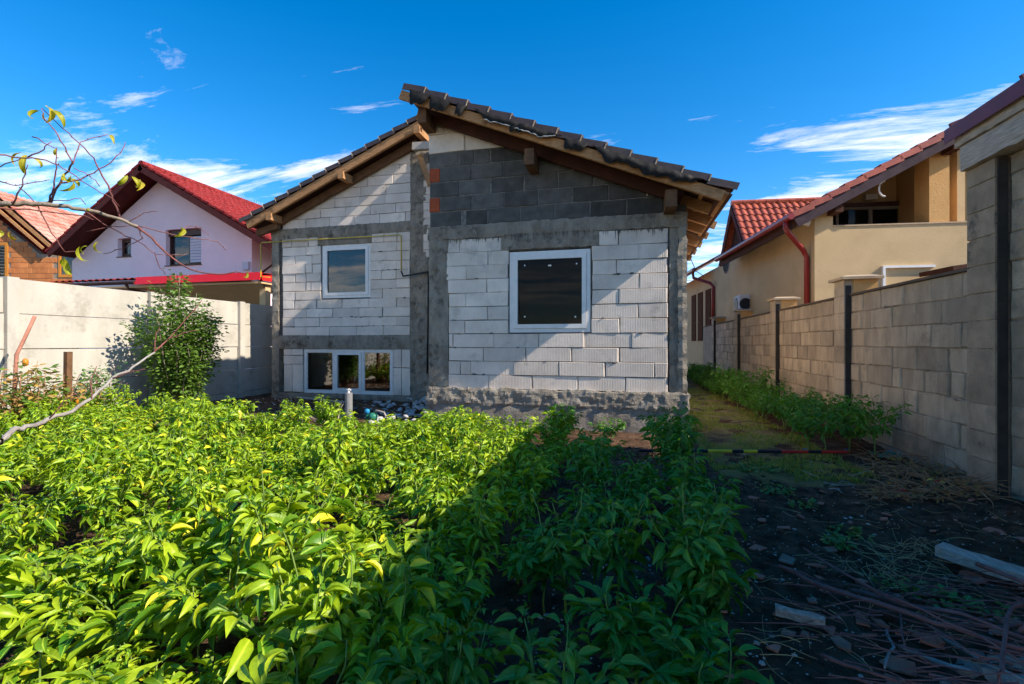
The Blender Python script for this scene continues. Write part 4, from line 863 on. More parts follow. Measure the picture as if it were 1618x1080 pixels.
# ================================================================== VEGETATION
def leaf(mb, base, d, ln, wd, droop=.6, fold=.25, roll=0, r=None, seg=4, curl=0):
    """pointed leaf starting at base, heading d, arching down"""
    d = Vector(d).normalized(); side = d.cross(Vector((0, 0, 1)))
    if side.length < .05: side = Vector((1, 0, 0))
    side.normalize(); side = Matrix.Rotation(roll, 3, d) @ side
    W_ = {4: (.0, .85, .95, .48, 0), 3: (0, .95, .85, 0), 6: (0, .62, .97, 1.0, .74, .38, 0)}[seg]
    p = Vector(base); vs = []; md = []; st_ = ln / seg; cur = d.copy(); ax = side.copy()
    for i in range(seg + 1):
        nrm = ax.cross(cur).normalized(); hw = wd * .5 * W_[i]
        if hw == 0: vs.append(p.copy()); md.append(1.0)
        else:
            md += [0.0, 1.0, 0.0]; up = nrm * (fold * hw); vs += [p - ax * hw + up + nrm * rr(-.08, .08) * hw, p.copy(), p + ax * hw + up + nrm * rr(-.08, .08) * hw]
        cur = (Matrix.Rotation(-(droop + curl * i) / seg * (1 + .3 * rr(-1, 1)), 3, ax) @ cur).normalized() if nrm.z > -2 else cur
        p = p + cur * st_
    fs = [(0, 1, 2), (0, 2, 3)]
    for i in range(seg - 2):
        a = 1 + 3 * i; fs += [(a, a + 3, a + 4, a + 1), (a + 1, a + 4, a + 5, a + 2)]
    a = 1 + 3 * (seg - 2); fs += [(a, a + 3, a + 1), (a + 1, a + 3, a + 2)]
    mb.add(vs, fs, R() * .98 + .01 if r is None else r, md)
def pepper_layout(h, nb, lpb, spread):
    """stems and (base, dir, len, width, droop) of every leaf"""
    stems = []; leaves = []
    fork = Vector((rr(-.02, .02), rr(-.02, .02), h * rr(.28, .38))); stems.append(([Vector((0, 0, -.06)), Vector((0, 0, h * .15)), fork], [.007, .006]))
    for b in range(nb):
        a = 2 * math.pi * (b + rr(-.3, .3)) / nb; tilt = rr(.25, .8); out = Vector((math.cos(a), math.sin(a), 0))
        p = fork.copy(); pts = [p.copy()]; nseg = 4; ln = h * rr(.55, .8) / nseg; dirv = (out * math.sin(tilt) * spread + Vector((0, 0, math.cos(tilt)))).normalized()
        for s_ in range(nseg):
            p = p + dirv * ln * (1 if s_ < 3 else .7); pts.append(p.copy()); dirv = (dirv + Vector((rr(-.4, .4), rr(-.4, .4), rr(-.05, .25)))).normalized()
            for _ in range(max(1, int(lpb / nseg * (.6 + .25 * s_)))):
                aa = rr(0, 6.283); t = R(); q = pts[-2].lerp(pts[-1], t); o = Vector((math.cos(aa), math.sin(aa), 0)) + out * .5
                o.normalize(); o.z = rr(-.35, .9); L_ = (rr(.03, .07) if R() < .45 else rr(.055, .105)) * (1.1 if s_ < 3 else .75)
                pet = o.normalized() * rr(.015, .04); leaves.append((q + pet, o, L_, L_ * rr(.24, .40), rr(.4, 1.9)))
        stems.append((pts, [.0045, .002]))
    return stems, leaves
def stem_mesh(stems):
    m = MB()
    for pts, rd in stems: m.tube(pts, rd, 5)
    me = m.mesh('stem', smooth=True); me.materials.append(M_STEM); return me
def foliage_mesh(leaves, m_):
    m = MB()
    for (q, o, L_, wd, dr) in leaves: leaf(m, q, o, L_, wd, dr, rr(.4, 1.3), rr(-1.1, 1.1))
    me = m.mesh('foliage', recalc=False, smooth=True); me.materials.append(m_); return me
random.seed(11)
VAR = []
for i in range(12):
    st_, lv = pepper_layout(rr(.42, .52), random.choice([5, 6, 7, 8]), 50, 1.15); VAR.append((stem_mesh(st_), foliage_mesh(lv, L_PEP)))
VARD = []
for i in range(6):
    st_, lv = pepper_layout(rr(.46, .58), random.choice([5, 6, 7]), 34, .95); VARD.append((stem_mesh(st_), foliage_mesh(lv, L_PEPSH)))
LEAFM = {}
for key, m_ in (('s', L_PEP), ('d', L_PEPSH)):
    LEAFM[key] = []
    for i in range(10):
        m = MB(); leaf(m, (0, 0, 0), (1, 0, .1), .1, rr(.026, .038), rr(.5, 2.0), rr(.4, 1.2), 0, seg=6, r=rr(.02, .98)); me = m.mesh('leaf', recalc=False, smooth=True); me.materials.append(m_); LEAFM[key].append(me)
FRU = MB()
fp = [(0, 0, 0), (0, 0, -.012), (0, 0, -.03), (0, 0, -.06), (0, 0, -.085), (0, 0, -.098)]; FRU.tube(fp, [.006, .02, .027, .024, .014, .004], 9); FRUM = FRU.mesh('pepper_fruit', smooth=True); FRUM.materials.append(M_PEPY)
def put_child(name, me, par, M4=None):
    o = bpy.data.objects.new(name, me); COL.objects.link(o); o.parent = par
    if M4 is not None: o.matrix_local = M4
    return o
def pepper(x, y, key, label, group, scale=1, near=False, fruit=0):
    e = thing('pepper_plant', label, 'plant', (x, y, gz(x, y)), group); e.rotation_euler = (rr(-.12, .12), rr(-.12, .12), rr(0, 6.28)); e.scale = (scale * rr(.9, 1.15), scale * rr(.9, 1.15), scale * rr(.6, 1.28))
    if near:
        st_, lv = pepper_layout(rr(.46, .56), random.choice([6, 7, 8]), 30, 1.15)
        put_child('stem', stem_mesh(st_), e)
        for (q, o, L_, wd, dr) in lv:
            xax = o.normalized(); sd = Vector((0, 0, 1)).cross(xax).normalized(); up = xax.cross(sd); sd = Matrix.Rotation(rr(-.9, .9), 3, xax) @ sd; up = xax.cross(sd)
            s_ = L_ / .1 * (1.3 if key == 's' else 1.2); M4 = Matrix.Translation(q) @ Matrix((xax, sd, up)).transposed().to_4x4() @ Matrix.Diagonal((s_, s_ * rr(.9, 1.2), s_, 1)); put_child('leaf', random.choice(LEAFM[key]), e, M4)
    else:
        sm, fm = random.choice(VAR if key == 's' else VARD); put_child('stem', sm, e); setp(put_child('foliage', fm, e), kind='stuff')
    for _ in range(fruit):
        a = rr(0, 6.28); put_child('pepper_fruit', FRUM, e, Matrix.Translation((.12 * math.cos(a), .12 * math.sin(a), rr(.25, .4))) @ Matrix.Scale(rr(.8, 1.15), 4))
    return e
random.seed(12)
spots = []
y = .30
while y < 5.5:
    x = -8.0 + rr(0, .2)
    while x < 1.5:
        X, Y_ = x + rr(-.09, .09), y + rr(-.09, .09); px_, py2, d = pix((X, Y_, .3)); x += .36
        if d < .5 or px_ < -120 or px_ > 1500: continue
        sunny = X < -.55
        if sunny:
            lim = 5.25 + .25 * noise.noise(Vector((X, 0, 3)))
            if X < -6.3: lim = 5.6
            if Y_ > lim or d < (.62 if X < -.75 else .85): continue
            spots.append((X, Y_, 's', d))
        else:
            if X > .06 + .14 * Y_ + .08 * noise.noise(Vector((Y_ * 2, 1, 1))) or Y_ > 4.3: continue
            if Y_ < 2.6 and (X < -.32 or R() < .25) : continue            # open furrow along the shadow line
            if R() < .22 or d < .95: continue
            spots.append((X, Y_, 'd', d))
    y += .36
order = sorted(range(len(spots)), key=lambda i: spots[i][3]); nearset = set()
cnt = 0
for i in order:
    px_, py2, d = pix((spots[i][0], spots[i][1], .35))
    if -30 < px_ < 1300 and py2 < 1150 and cnt < 16: nearset.add(i); cnt += 1
def zone(X, Y_, d):
    if d < 1.9: return 'large-leaved sunlit pepper plant in the nearest rows at the bottom of the picture'
    if X > -1.3: return 'pepper plant of the sunlit bed standing right along the shadow edge'
    if Y_ > 4.75: return 'small sunlit pepper plant in the last row, nearest the left wing'
    if X < -6.2: return 'sunlit pepper plant at the panel wall end of the bed'
    if X < -3.6: return 'sunlit pepper plant in the left half of the wide bed, before the bush'
    return 'sunlit pepper plant in the middle of the wide bed, in line with the standpipe'
G_S, G_D = 'pepper plants in the sunlit bed', 'pepper plants in the shaded bed'
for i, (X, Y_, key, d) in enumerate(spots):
    pepper(X, Y_, key, zone(X, Y_, d) if key == 's' else 'pepper plant with shade-darkened leaves standing in the shadow in front of the house', G_S if key == 's' else G_D, scale=(1.0 if key == 's' else 1.06), near=i in nearset, fruit=1 if R() < .10 else 0)
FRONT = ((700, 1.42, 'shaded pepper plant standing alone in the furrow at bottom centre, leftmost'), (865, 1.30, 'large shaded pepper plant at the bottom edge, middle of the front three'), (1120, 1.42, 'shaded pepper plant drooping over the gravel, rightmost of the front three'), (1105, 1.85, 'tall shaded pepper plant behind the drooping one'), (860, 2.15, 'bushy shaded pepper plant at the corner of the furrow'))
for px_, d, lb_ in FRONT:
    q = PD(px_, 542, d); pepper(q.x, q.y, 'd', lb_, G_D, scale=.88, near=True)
for i, (X, Y_, key, d) in enumerate(spots):      # smaller plants filling the nearest sunlit rows
    if key == 's' and d < 2.3 and pix((X, Y_, .3))[0] < 900:
        pepper(X + rr(.12, .2), Y_ + rr(.1, .2), 's', 'low young pepper plant squeezed between the nearest sunlit plants', 'young pepper plants in the nearest rows', scale=rr(.55, .75))
# strip along the block wall
yy = 5.7
while yy < 17:
    for xx in (2.12, 2.5):
        pepper(xx + rr(-.12, .12) - .02 * (yy - 6), yy + rr(-.1, .1), 'd', 'leafy green pepper plant in the strip at the foot of the block wall', 'pepper plants along the block wall', scale=rr(.95, 1.25))
    yy += .33
for (px_, py2) in ((962, 700), (890, 705), (1068, 715)):   # stragglers before the foundation
    p = PZ(px_, py2, 0); pepper(p.x, p.y, 'd', 'taller pepper plant with shade-darkened leaves right against the foundation of the front wing', 'pepper plants against the foundation', scale=1.0)
for (px_, py2, s_) in ((418, 700, 1.05), (462, 694, .95), (690, 700, 1.0)):
    p = PZ(px_, py2, 0); pepper(p.x, p.y, 's', 'lone sunlit pepper plant standing taller at the back edge of the bed', 'taller plants at the bed edge', scale=s_)

def bush(name, label, base, h, rad, nst, nl, lm, bark, lsz, cat='shrub', wd=.55, shape=1.0, group=None, green=0):
    e = thing(name, label, cat, base, group); st = MB(); fo = MB(); fg = MB(); base = Vector(base)
    for b in range(nst):
        a = rr(0, 6.283); rd = rad * rr(.1, 1); hh = h * rr(.55, 1.0) * (1 - .35 * rd / rad); p0 = base + Vector((rr(-.06, .06), rr(-.06, .06), -.05)); pts = [p0]
        for k in range(1, 7):
            t = k / 6; pts.append(base + Vector((math.cos(a) * rd * t ** .7 + rr(-.04, .04), math.sin(a) * rd * t ** .7 + rr(-.04, .04), hh * t)))
        st.tube(pts, [.012, .003], 5)
        for _ in range(nl // nst):
            t = rr(.12, 1) ** .8 * 5.99; i = int(t); q = pts[i].lerp(pts[i + 1], t - i); a2 = rr(0, 6.283); tw = rr(.02, .16) * shape
            o = Vector((math.cos(a2), math.sin(a2), rr(-.3, .7))); s_ = lsz * rr(.6, 1.35); leaf(fg if R() < green else fo, q + o * tw, o, s_, s_ * wd, rr(0, .8), rr(.1, .5), rr(-.8, .8), seg=3)
    st.build('stems', bark, e, smooth=True); f = fo.build('foliage', lm, e, recalc=False, smooth=True); f['kind'] = 'stuff'
    if green: setp(fg.build('green_foliage', L_BUSH, e, recalc=False, smooth=True), kind='stuff')
    return e
random.seed(14)
b0 = PX(282, 600, -7.75)
bush('leafy_bush', 'tall leafy green bush growing against the panel wall', (b0.x, b0.y, 0), 2.62, .70, 40, 11000, L_BUSH, M_BARK, .070)
b1 = PX(160, 600, -8.2)
bush('small_shrub', 'sparse dark small-leaved shrub before the white panel wall', (b1.x, b1.y, 0), 1.15, .45, 14, 900, L_WEED, M_TWIG, .055)
for (px_, py2, h_, n_) in ((45, 640, 1.15, 560), (5, 640, .95, 420), (110, 660, .9, 330)):
    p = PX(px_, py2, -7.6); bush('withered_tomato_plant', {45: 'withered brown tomato plant with arching dry leaves beside the panel wall', 5: 'half dry tomato plant at the left edge of the picture', 110: 'low withered plant tied to the wooden stake'}[px_], (p.x, p.y, 0), h_, .45, 13, n_, L_DRY, M_VINE, .09, cat='plant', wd=.42, green=.5)
p = PX(106, 660, -7.7); sk = MB(); sk.beam((p.x, p.y, -.1), (p.x + .02, p.y, 1.08), .07, .07); setp(sk.build('wooden_stake', M_WOODB), 'short brown wooden stake standing among withered plants', 'stake')
p = PX(26, 560, -7.9); setp(MB().tube([p + Vector((.0, -.05, -1)), p, p + Vector((.02, .06, .18)), p + Vector((.05, .17, .52))], .022, 7).build('bent_rod', M_SHARD, smooth=True), 'bent reddish rod leaning before the panel wall', 'rod')
for k in (0, 4):
    px_ = [40, 62, 12, 92, 120][k]; q = PX(px_, [572, 580, 612, 622, 633][k], -7.45); s = MB(); s.tube([q + Vector((0, 0, .05)), q + Vector((0, 0, .035)), q, q - Vector((0, 0, .035)), q - Vector((0, 0, .05))], [.008, .026, .034, .026, .008], 10)
    setp(s.build('tomato', M_ORF, smooth=True), 'orange tomato hanging high on the tallest withered plant' if k == 0 else 'orange tomato hanging low beside the wooden stake', 'tomato')

# ------------------------------------------------------------------ peach tree close to the camera at the left
random.seed(15)
pt = thing('peach_tree', 'peach tree with bare reddish twigs and few curled yellow leaves at the left', 'tree', (-3.9, 1.6, 0))
q5 = lambda pts, d0, d1: [PD(cx * .315, 140 + cy * .315, d0 + (d1 - d0) * i / (len(pts) - 1)) for i, (cx, cy) in enumerate(pts)]
def twig(nm, pts, rd, m_, wob=.004, n=6):
    o = []
    for a, b in zip(pts, pts[1:]):
        for k in range(3): o.append(a.lerp(b, k / 3) + Vector((rr(-wob, wob), rr(-wob, wob), rr(-wob, wob))))
    o.append(pts[-1]); mb = MB(); mb.tube(o, rd, n)
    for k in range(2, len(o) - 1, 2):   # buds
        if R() < .6: dv_ = Vector((rr(-1, 1), rr(-1, 1), rr(-.3, 1))).normalized(); r0 = rd[0] + (rd[1] - rd[0]) * k / len(o); mb.tube([o[k], o[k] + dv_ * (r0 + .007)], [.0028, .0012], 4)
    return mb.build(nm, m_, pt, smooth=True)
trunk = [Vector((-3.9, 1.6, -.1)), Vector((-3.86, 1.6, .5)), Vector((-3.8, 1.62, 1.1)), Vector((-3.7, 1.65, 1.6)), Vector((-3.55, 1.7, 1.85))]
twig('trunk', trunk, [.06, .035], M_BARK, n=8)
A_ = q5([(0, 578), (120, 576), (240, 580), (340, 590), (420, 607), (520, 628), (600, 652), (690, 690), (760, 750), (830, 820), (900, 878), (980, 915), (1080, 932), (1180, 918), (1235, 925)], 2.35, 2.75)
twig('limb', [trunk[-1]] + A_[:8], [.014, .008], M_BARK); twig('twig', A_[7:], [.007, .0025], M_TWIGR)
q7 = lambda pts, d0, d1: [PD(cx * .278, 420 + cy * .278, d0 + (d1 - d0) * i / (len(pts) - 1)) for i, (cx, cy) in enumerate(pts)]
B_ = q7([(0, 1000), (60, 940), (150, 915), (280, 870), (400, 830), (520, 750), (640, 640), (760, 580), (880, 490), (950, 420), (1020, 340), (1150, 190)], 2.0, 3.0)
twig('low_limb', [trunk[1]] + B_[:9], [.0135, .005], M_BARKG, wob=.007, n=8); twig('low_limb_end', B_[8:], [.005, .002], M_TWIGR, wob=.006)
for (k_, dx, dz) in ((3, .10, .14), (5, -.08, .16), (6, .12, .05), (8, -.06, .15), (9, .14, .06)): twig('side_shoot', [B_[k_], B_[k_] + Vector((dx * .5, .03, dz * .6)), B_[k_] + Vector((dx, .08, dz))], [.0035, .0015], M_TWIGR)
TW = [([(600, 652), (570, 560), (545, 490), (500, 410), (470, 350), (400, 270), (310, 195), (210, 95)], 2.55, 2.4, .0055), ([(240, 578), (262, 520), (275, 430), (285, 370), (285, 295)], 2.43, 2.4, .005), ([(250, 580), (300, 470), (340, 410), (365, 375), (340, 320), (290, 230), (225, 150), (205, 100)], 2.43, 2.3, .0055),
      ([(365, 375), (385, 320), (405, 268), (460, 248), (540, 228)], 2.37, 2.5, .003), ([(-60, 320), (0, 330), (90, 345), (200, 350), (290, 380), (380, 440), (480, 505), (560, 545), (600, 590)], 2.2, 2.5, .004), ([(60, 575), (100, 510), (130, 430), (140, 380)], 2.35, 2.3, .004), ([(300, 470), (400, 455), (470, 420), (550, 375), (600, 325), (628, 270)], 2.42, 2.6, .0042),
      ([(-40, 455), (0, 465), (80, 485), (160, 470), (250, 455)], 2.3, 2.45, .004), ([(165, 237), (230, 275), (285, 300)], 2.4, 2.42, .003), ([(140, 345), (215, 305), (258, 265)], 2.3, 2.3, .0035), ([(690, 690), (800, 715), (900, 735), (1020, 755), (1090, 765), (1135, 810)], 2.6, 2.8, .0035), ([(600, 652), (690, 700), (715, 745), (620, 800), (520, 828)], 2.55, 2.7, .003),
      ([(420, 607), (520, 680), (600, 720), (700, 770), (780, 830), (790, 880), (830, 930)], 2.5, 2.7, .0035), ([(190, 590), (260, 720), (320, 820), (380, 815)], 2.4, 2.5, .0032), ([(640, 670), (720, 620), (790, 615)], 2.57, 2.6, .0022), ([(-40, 600), (60, 602), (200, 612), (420, 640), (480, 660)], 2.3, 2.5, .005), ([(430, 715), (560, 690), (690, 690)], 2.5, 2.58, .0026),
      ([(-20, 400), (60, 370), (110, 345)], 2.3, 2.3, .003), ([(370, 400), (440, 430), (475, 455), (500, 490)], 2.4, 2.5, .0025), ([(90, 490), (180, 570), (330, 560), (400, 550), (430, 580)], 2.38, 2.5, .0026), ([(900, 735), (940, 690), (980, 690), (1050, 735)], 2.7, 2.8, .0022), ([(780, 830), (880, 835), (940, 828)], 2.65, 2.75, .002)]
for pts, d0, d1, r0 in TW: twig('twig', q5(pts, d0, d1), [r0, .0018], M_TWIGR if R() < .7 else M_TWIG)
random.seed(16)
for (cx, cy, ang, ln) in ((225, 85, .9, .13), (255, 110, .6, .12), (200, 110, 2.6, .09), (230, 120, 1.6, .06), (550, 230, 1.0, .075), (120, 320, 2.3, .1), (135, 330, 1.5, .12), (160, 345, .9, .08), (320, 420, 1.6, .11), (335, 440, 1.2, .13), (350, 450, .7, .08), (640, 435, 1.4, .09), (660, 440, 1.1, .09), (690, 460, .9, .1), (905, 690, 1.5, .08), (920, 700, 1.2, .09), (330, 845, 2.3, .10), (325, 850, 1.8, .12), (400, 790, 1.8, .1), (440, 790, 3.0, .07), (495, 765, 1.7, .08), (10, 715, .8, .1), (45, 715, 1.5, .07), (1240, 915, 1.6, .06), (290, 300, 1.5, .06), (440, 590, 1.6, .04)):
    b = PD(cx * .315, 140 + cy * .315, 2.42 + rr(-.05, .05)); dr = Vector((C, S, 0)) * math.cos(ang) + Vector((0, 0, -1)) * math.sin(ang) * .55 + Vector((0, 0, .35)) + Vector((-S, C, 0)) * rr(-.5, .3)
    m = MB(); ln *= 1.05; leaf(m, b, dr, ln, ln * .23, rr(1.2, 2.6), rr(.3, .8), rr(-.8, .8), curl=.3, seg=6); m.build('leaf', L_PEACH, pt, recalc=False, smooth=True)

# ------------------------------------------------------------------ things between the bed and the left wing
p = PZ(551, 668, 0); d_ = pix(p)[2]
wp = thing('well_pipe', 'upright grey standpipe with small tap on top behind the pepper bed', 'standpipe', (p.x, p.y, 0))
MB().tube([(p.x, p.y, -.1), (p.x, p.y, .45), (p.x, p.y, .455)], [.056, .056, .05], 16).build('pipe', M_STEEL, wp, smooth=False)
MB().tube([(p.x, p.y, .455), (p.x, p.y, .49)], .018, 8).build('spigot', M_PVC, wp); MB().tube([(p.x - .03, p.y, .50), (p.x + .035, p.y, .50)], .012, 8).build('tap_handle', M_PVC, wp); MB().tube([(p.x, p.y, .485), (p.x, p.y, .52)], .012, 8).build('tap_stem', M_PVC, wp)
hs_ = [Vector((p.x - .03, p.y - .02, .36)), Vector((p.x - .09, p.y - .06, .24)), Vector((p.x - .14, p.y - .05, .1)), Vector((p.x - .11, p.y - .1, .03)), Vector((p.x + .0, p.y - .12, .02))]
setp(MB().tube(hs_, .01, 6).build('hose', M_WOODG, smooth=True), 'pale hose looping down beside the standpipe', 'hose')
hs_ = [PZ(440, 632, .02), PZ(480, 655, .02), PZ(510, 666, .02), PZ(530, 655, .06), PZ(541, 632, .25)]
setp(MB().tube(hs_, .009, 6).build('long_hose', M_WOODG, smooth=True), 'long pale hose lying on the dark soil left of the standpipe', 'hose')
a, b = PZ(470, 627, .10), PZ(545, 635, .10); setp(MB().beam(a, b, .03, .03).build('pale_batten', M_WOODG), 'pale thin batten lying level behind the standpipe', 'batten')
a, b = PZ(565, 637, .05), PZ(648, 658, .05); setp(MB().beam(a, b, .04, .02).build('brown_batten', M_WOODB), 'brown batten lying aslant beside the white pebbles', 'batten')
gp_ = PZ(580, 664, .02); pm = thing('garden_pump', 'small green pump fitting with blue cap on the soil', 'pump', (gp_.x, gp_.y, 0))
MB().tube([(gp_.x + .1, gp_.y, .02), (gp_.x + .1, gp_.y, .11), (gp_.x + .1, gp_.y, .14)], [.06, .07, .03], 12).build('body', M_GRNP, pm, smooth=True); MB().tube([(gp_.x, gp_.y, 0), (gp_.x, gp_.y, .12)], .022, 8).build('outlet', M_GRNP, pm)
MB().tube([(gp_.x, gp_.y, .12), (gp_.x, gp_.y, .15), (gp_.x, gp_.y, .19), (gp_.x, gp_.y, .2)], [.03, .042, .036, .01], 12).build('cap', M_CYAN, pm, smooth=True)
MB().tube([(gp_.x + .1, gp_.y, .13), (gp_.x + .16, gp_.y, .18), (gp_.x + .3, gp_.y - .03, .16), (gp_.x + .38, gp_.y - .05, .05)], .012, 7).build('pipe_bend', M_WOODG, pm, smooth=True)
random.seed(17)
def stone_mesh(r, fl=.6, n=7, seed=0):
    m = MB(); vs = []; fs = []
    rings = [(-.55, .6), (0, 1), (.5, .72)]
    for zi, rad in rings:
        for k in range(n):
            a = 2 * math.pi * k / n; q = r * rad * rr(.78, 1.15); vs.append((q * math.cos(a), q * math.sin(a) * .85, r * fl * zi * rr(.9, 1.1)))
    vs.append((0, 0, r * fl * .8)); t = len(vs) - 1
    for j in range(2): fs += [(j * n + k, j * n + (k + 1) % n, (j + 1) * n + (k + 1) % n, (j + 1) * n + k) for k in range(n)]
    fs += [(2 * n + k, 2 * n + (k + 1) % n, t) for k in range(n)]; return m.add(vs, fs)
SM = []
for i in range(7):
    me = stone_mesh(.055).mesh('pebble', smooth=True); me.materials.append(M_STONE); SM.append(me)
for i in range(95):
    t = R(); px_ = rr(585, 676); py2 = rr(632, 668) + (676 - px_) * .05; q = PZ(px_, py2, 0); hz = max(0, (px_ - 620) / 60) * rr(0, .16)
    if q.y > 9.1: continue
    o = link('pebble', random.choice(SM), None, None, (q.x, q.y, .02 + hz)); o.rotation_euler = (rr(-.5, .5), rr(-.5, .5), rr(0, 6)); o.scale = [rr(.6, 1.3)] * 3
    setp(o, 'white rounded pebble in the heap beside the front wing corner', 'pebble', 'white pebble heap')

# ------------------------------------------------------------------ litter on the dark soil, right
random.seed(18)
def scatter(nm, label, cat, n, area, mk, m_):
    mb = MB()
    for _ in range(n):
        x, y = area(); base = mk(); z = gz(x, y); c_, s_ = math.cos(rr(0, 6.28)), math.sin(rr(0, 6.28)); ca = rr(0, 6.28); c_, s_ = math.cos(ca), math.sin(ca)
        mb.add([(x + v[0] * c_ - v[1] * s_, y + v[0] * s_ + v[1] * c_, z + v[2]) for v in base.v], base.f)
    o = mb.build(nm, m_, recalc=True); setp(o, label, cat, kind='stuff'); return o
soilarea = lambda: (rr(-.6, 2.85), 0.7 + 5.2 * R() ** 1.2)
scatter('gravel', 'pale gravel flecks strewn over the dark soil', 'gravel', 5200, soilarea, lambda: stone_mesh(rr(.002, .008) if R() < .93 else rr(.008, .018), .45, 5), M_GRAV)
scatter('soil_clods', 'dark crumbly soil clods', 'soil', 2200, lambda: (rr(-1.2, 2.9), rr(.6, 5.8)), lambda: stone_mesh(rr(.008, .034), .75, 5), bpy.data.materials['dark_soil'])
scatter('back_rubble', 'grey rubble bits on the soil before the left wing', 'rubble', 500, lambda: (rr(-8, -3.2), rr(5.6, 9.1)), lambda: stone_mesh(rr(.008, .03), .6, 5), M_GRAV)
def shard(px_, py2, s_, label=None, m_=None):
    p = PZ(px_, py2, .02); n = random.choice([4, 4, 5]); pts = []
    for k in range(n): a = 2 * math.pi * (k + rr(-.25, .25)) / n; pts.append(Vector((math.cos(a) * s_ * rr(.7, 1.2), math.sin(a) * s_ * rr(.4, .9), 0)))
    rot = Matrix.Rotation(rr(0, 6.28), 3, 'Z') @ Matrix.Rotation(rr(-.35, .35), 3, 'X'); z = gz(p.x, p.y) + .012
    m = MB().prism([rot @ q + Vector((p.x, p.y, z)) for q in pts], rot @ Vector((0, 0, .009))); o = m.build('tile_shard', m_ or M_SHARD); return setp(o, label or 'broken reddish roof tile shard lying on the dark soil', 'shard', None if label else 'broken tile shards')
for (px_, py2, s_) in ((1236, 827, .05), (1575, 832, .07), (1398, 815, .045), (1400, 808, .03), (1195, 858, .05), (1330, 1005, .045), (1290, 885, .04), (1425, 1030, .06), (1470, 1000, .05), (1580, 870, .06), (1300, 763, .04), (1265, 815, .03), (1545, 905, .05), (1600, 975, .05), (1230, 960, .03), (1180, 905, .03), (1415, 1060, .05), (1360, 905, .03), (1530, 890, .05)) + tuple((rr(1120, 1618), 780 + 300 * R() ** 1.3, rr(.015, .035)) for _ in range(45)): shard(px_, py2, s_ * 1.15)
random.seed(1); shard(1242, 878, .07, 'pale grey slate fragment tilted up on the soil', M_CONC)
# weathered plank
a, b = PZ(1483, 868, .05), PZ(1660, 925, .04); d_ = (b - a).normalized(); sd = Vector((-d_.y, d_.x, 0))
rough('weathered_plank', M_WOODG, None, 0, (b - a).length, -.06, .06, (Vector((a.x, a.y, .085)), d_, sd, Vector((0, 0, 1))), .05, amp=.006, res=.03, edge=.02, fq=12, seed=41)
setp(bpy.data.objects['weathered_plank'], 'grey weathered wooden plank lying on the soil at the right edge', 'plank')
a, b = PZ(1225, 965, .03), PZ(1305, 985, .03); d_ = (b - a).normalized(); sd = Vector((-d_.y, d_.x, 0))
rough('small_board', M_WOODG, None, 0, (b - a).length, -.02, .02, (Vector((a.x, a.y, .06)), d_, sd, Vector((0, 0, 1))), .03, amp=.006, res=.02, edge=.01, seed=42)
setp(bpy.data.objects['small_board'], 'short grey board scrap beside the last pepper plants', 'board')
# pruned branches
random.seed(19)
BR = [([(1232, 895), (1300, 925), (1380, 950), (1480, 985), (1560, 1010), (1640, 1030)], .016, .10), ([(1345, 932), (1430, 955), (1520, 970), (1640, 1015)], .014, .12), ([(1270, 865), (1330, 905), (1420, 950), (1540, 1000), (1640, 1060)], .008, .14), ([(1290, 880), (1400, 945), (1500, 975), (1600, 1000)], .006, .12), ([(1545, 890), (1580, 905), (1650, 935)], .016, .12), ([(1420, 1020), (1480, 1045), (1535, 1060)], .013, .05), ([(1400, 995), (1410, 1020), (1398, 1055)], .008, .06),
      ([(1640, 940), (1600, 960), (1590, 1000), (1585, 1060), (1575, 1085)], .010, .25), ([(1300, 1035), (1350, 1055), (1420, 1075)], .011, .03), ([(1380, 930), (1450, 975), (1530, 1030), (1600, 1050)], .007, .1), ([(1500, 985), (1560, 990), (1640, 985)], .011, .11), ([(1420, 960), (1425, 990), (1430, 1020)], .006, .1), ([(1260, 905), (1340, 960), (1400, 1000), (1440, 1040)], .004, .05), ([(1480, 1000), (1540, 1040), (1620, 1075)], .009, .06), ([(1610, 1000), (1640, 965), (1660, 960)], .012, .2)]
BL = ['longest pruned purple branch running from the soil to the right edge', 'thick pruned branch lying over the longest one', 'slim pruned branch crossing the middle of the branch heap', 'thin pruned branch on top of the heap', 'stout dark stick leaning on the weathered plank', 'pale peeled stick at the bottom of the branch heap', 'short grey upright stick in the branch heap', 'curved twig arching upright at the right edge', 'dark stick flat on the soil along the bottom edge', 'slender pruned twig in the lower part of the heap', 'pruned branch end pointing level to the right edge', 'short thin twig lying across the heap', 'hair-thin twig trailing over the gravel', 'pruned twig by the pale rubble lump', 'bent branch end curling at the right edge']
for (pts, r0, z_), lb_ in zip(BR, BL):
    q = [PZ(px_, py2, z_ * (.5 + .5 * math.sin(3.1 * k / len(pts)))) for k, (px_, py2) in enumerate(pts)]; o = []
    for a, b in zip(q, q[1:]):
        for k in range(3): o.append(a.lerp(b, k / 3) + Vector((rr(-.006, .006), rr(-.006, .006), rr(-.004, .006))))
    o.append(q[-1]); setp(MB().tube(o, [r0 * .75, r0 * .5], 7).build('pruned_branch', M_BARKG if 'pale' in lb_ or 'grey' in lb_ else M_TWIG, smooth=True), lb_, 'branch', 'pruned branches')
tw = MB()
for _ in range(90):
    p = PZ(rr(1280, 1618), rr(900, 1080), rr(.02, .1)); a = rr(-.5, .7) + (3.14 if R() < .3 else 0); ln = rr(.08, .45); d_ = Vector((math.cos(a), -math.sin(a) * .8, rr(-.1, .1))); tw.tube([p, p + d_ * ln * .5 + Vector((0, 0, rr(-.01, .03))), p + d_ * ln], [rr(.002, .004), .0015], 4)
setp(tw.build('fine_brushwood', M_TWIG), 'tangle of fine brushwood twigs among the pruned branches', 'brushwood', kind='stuff')
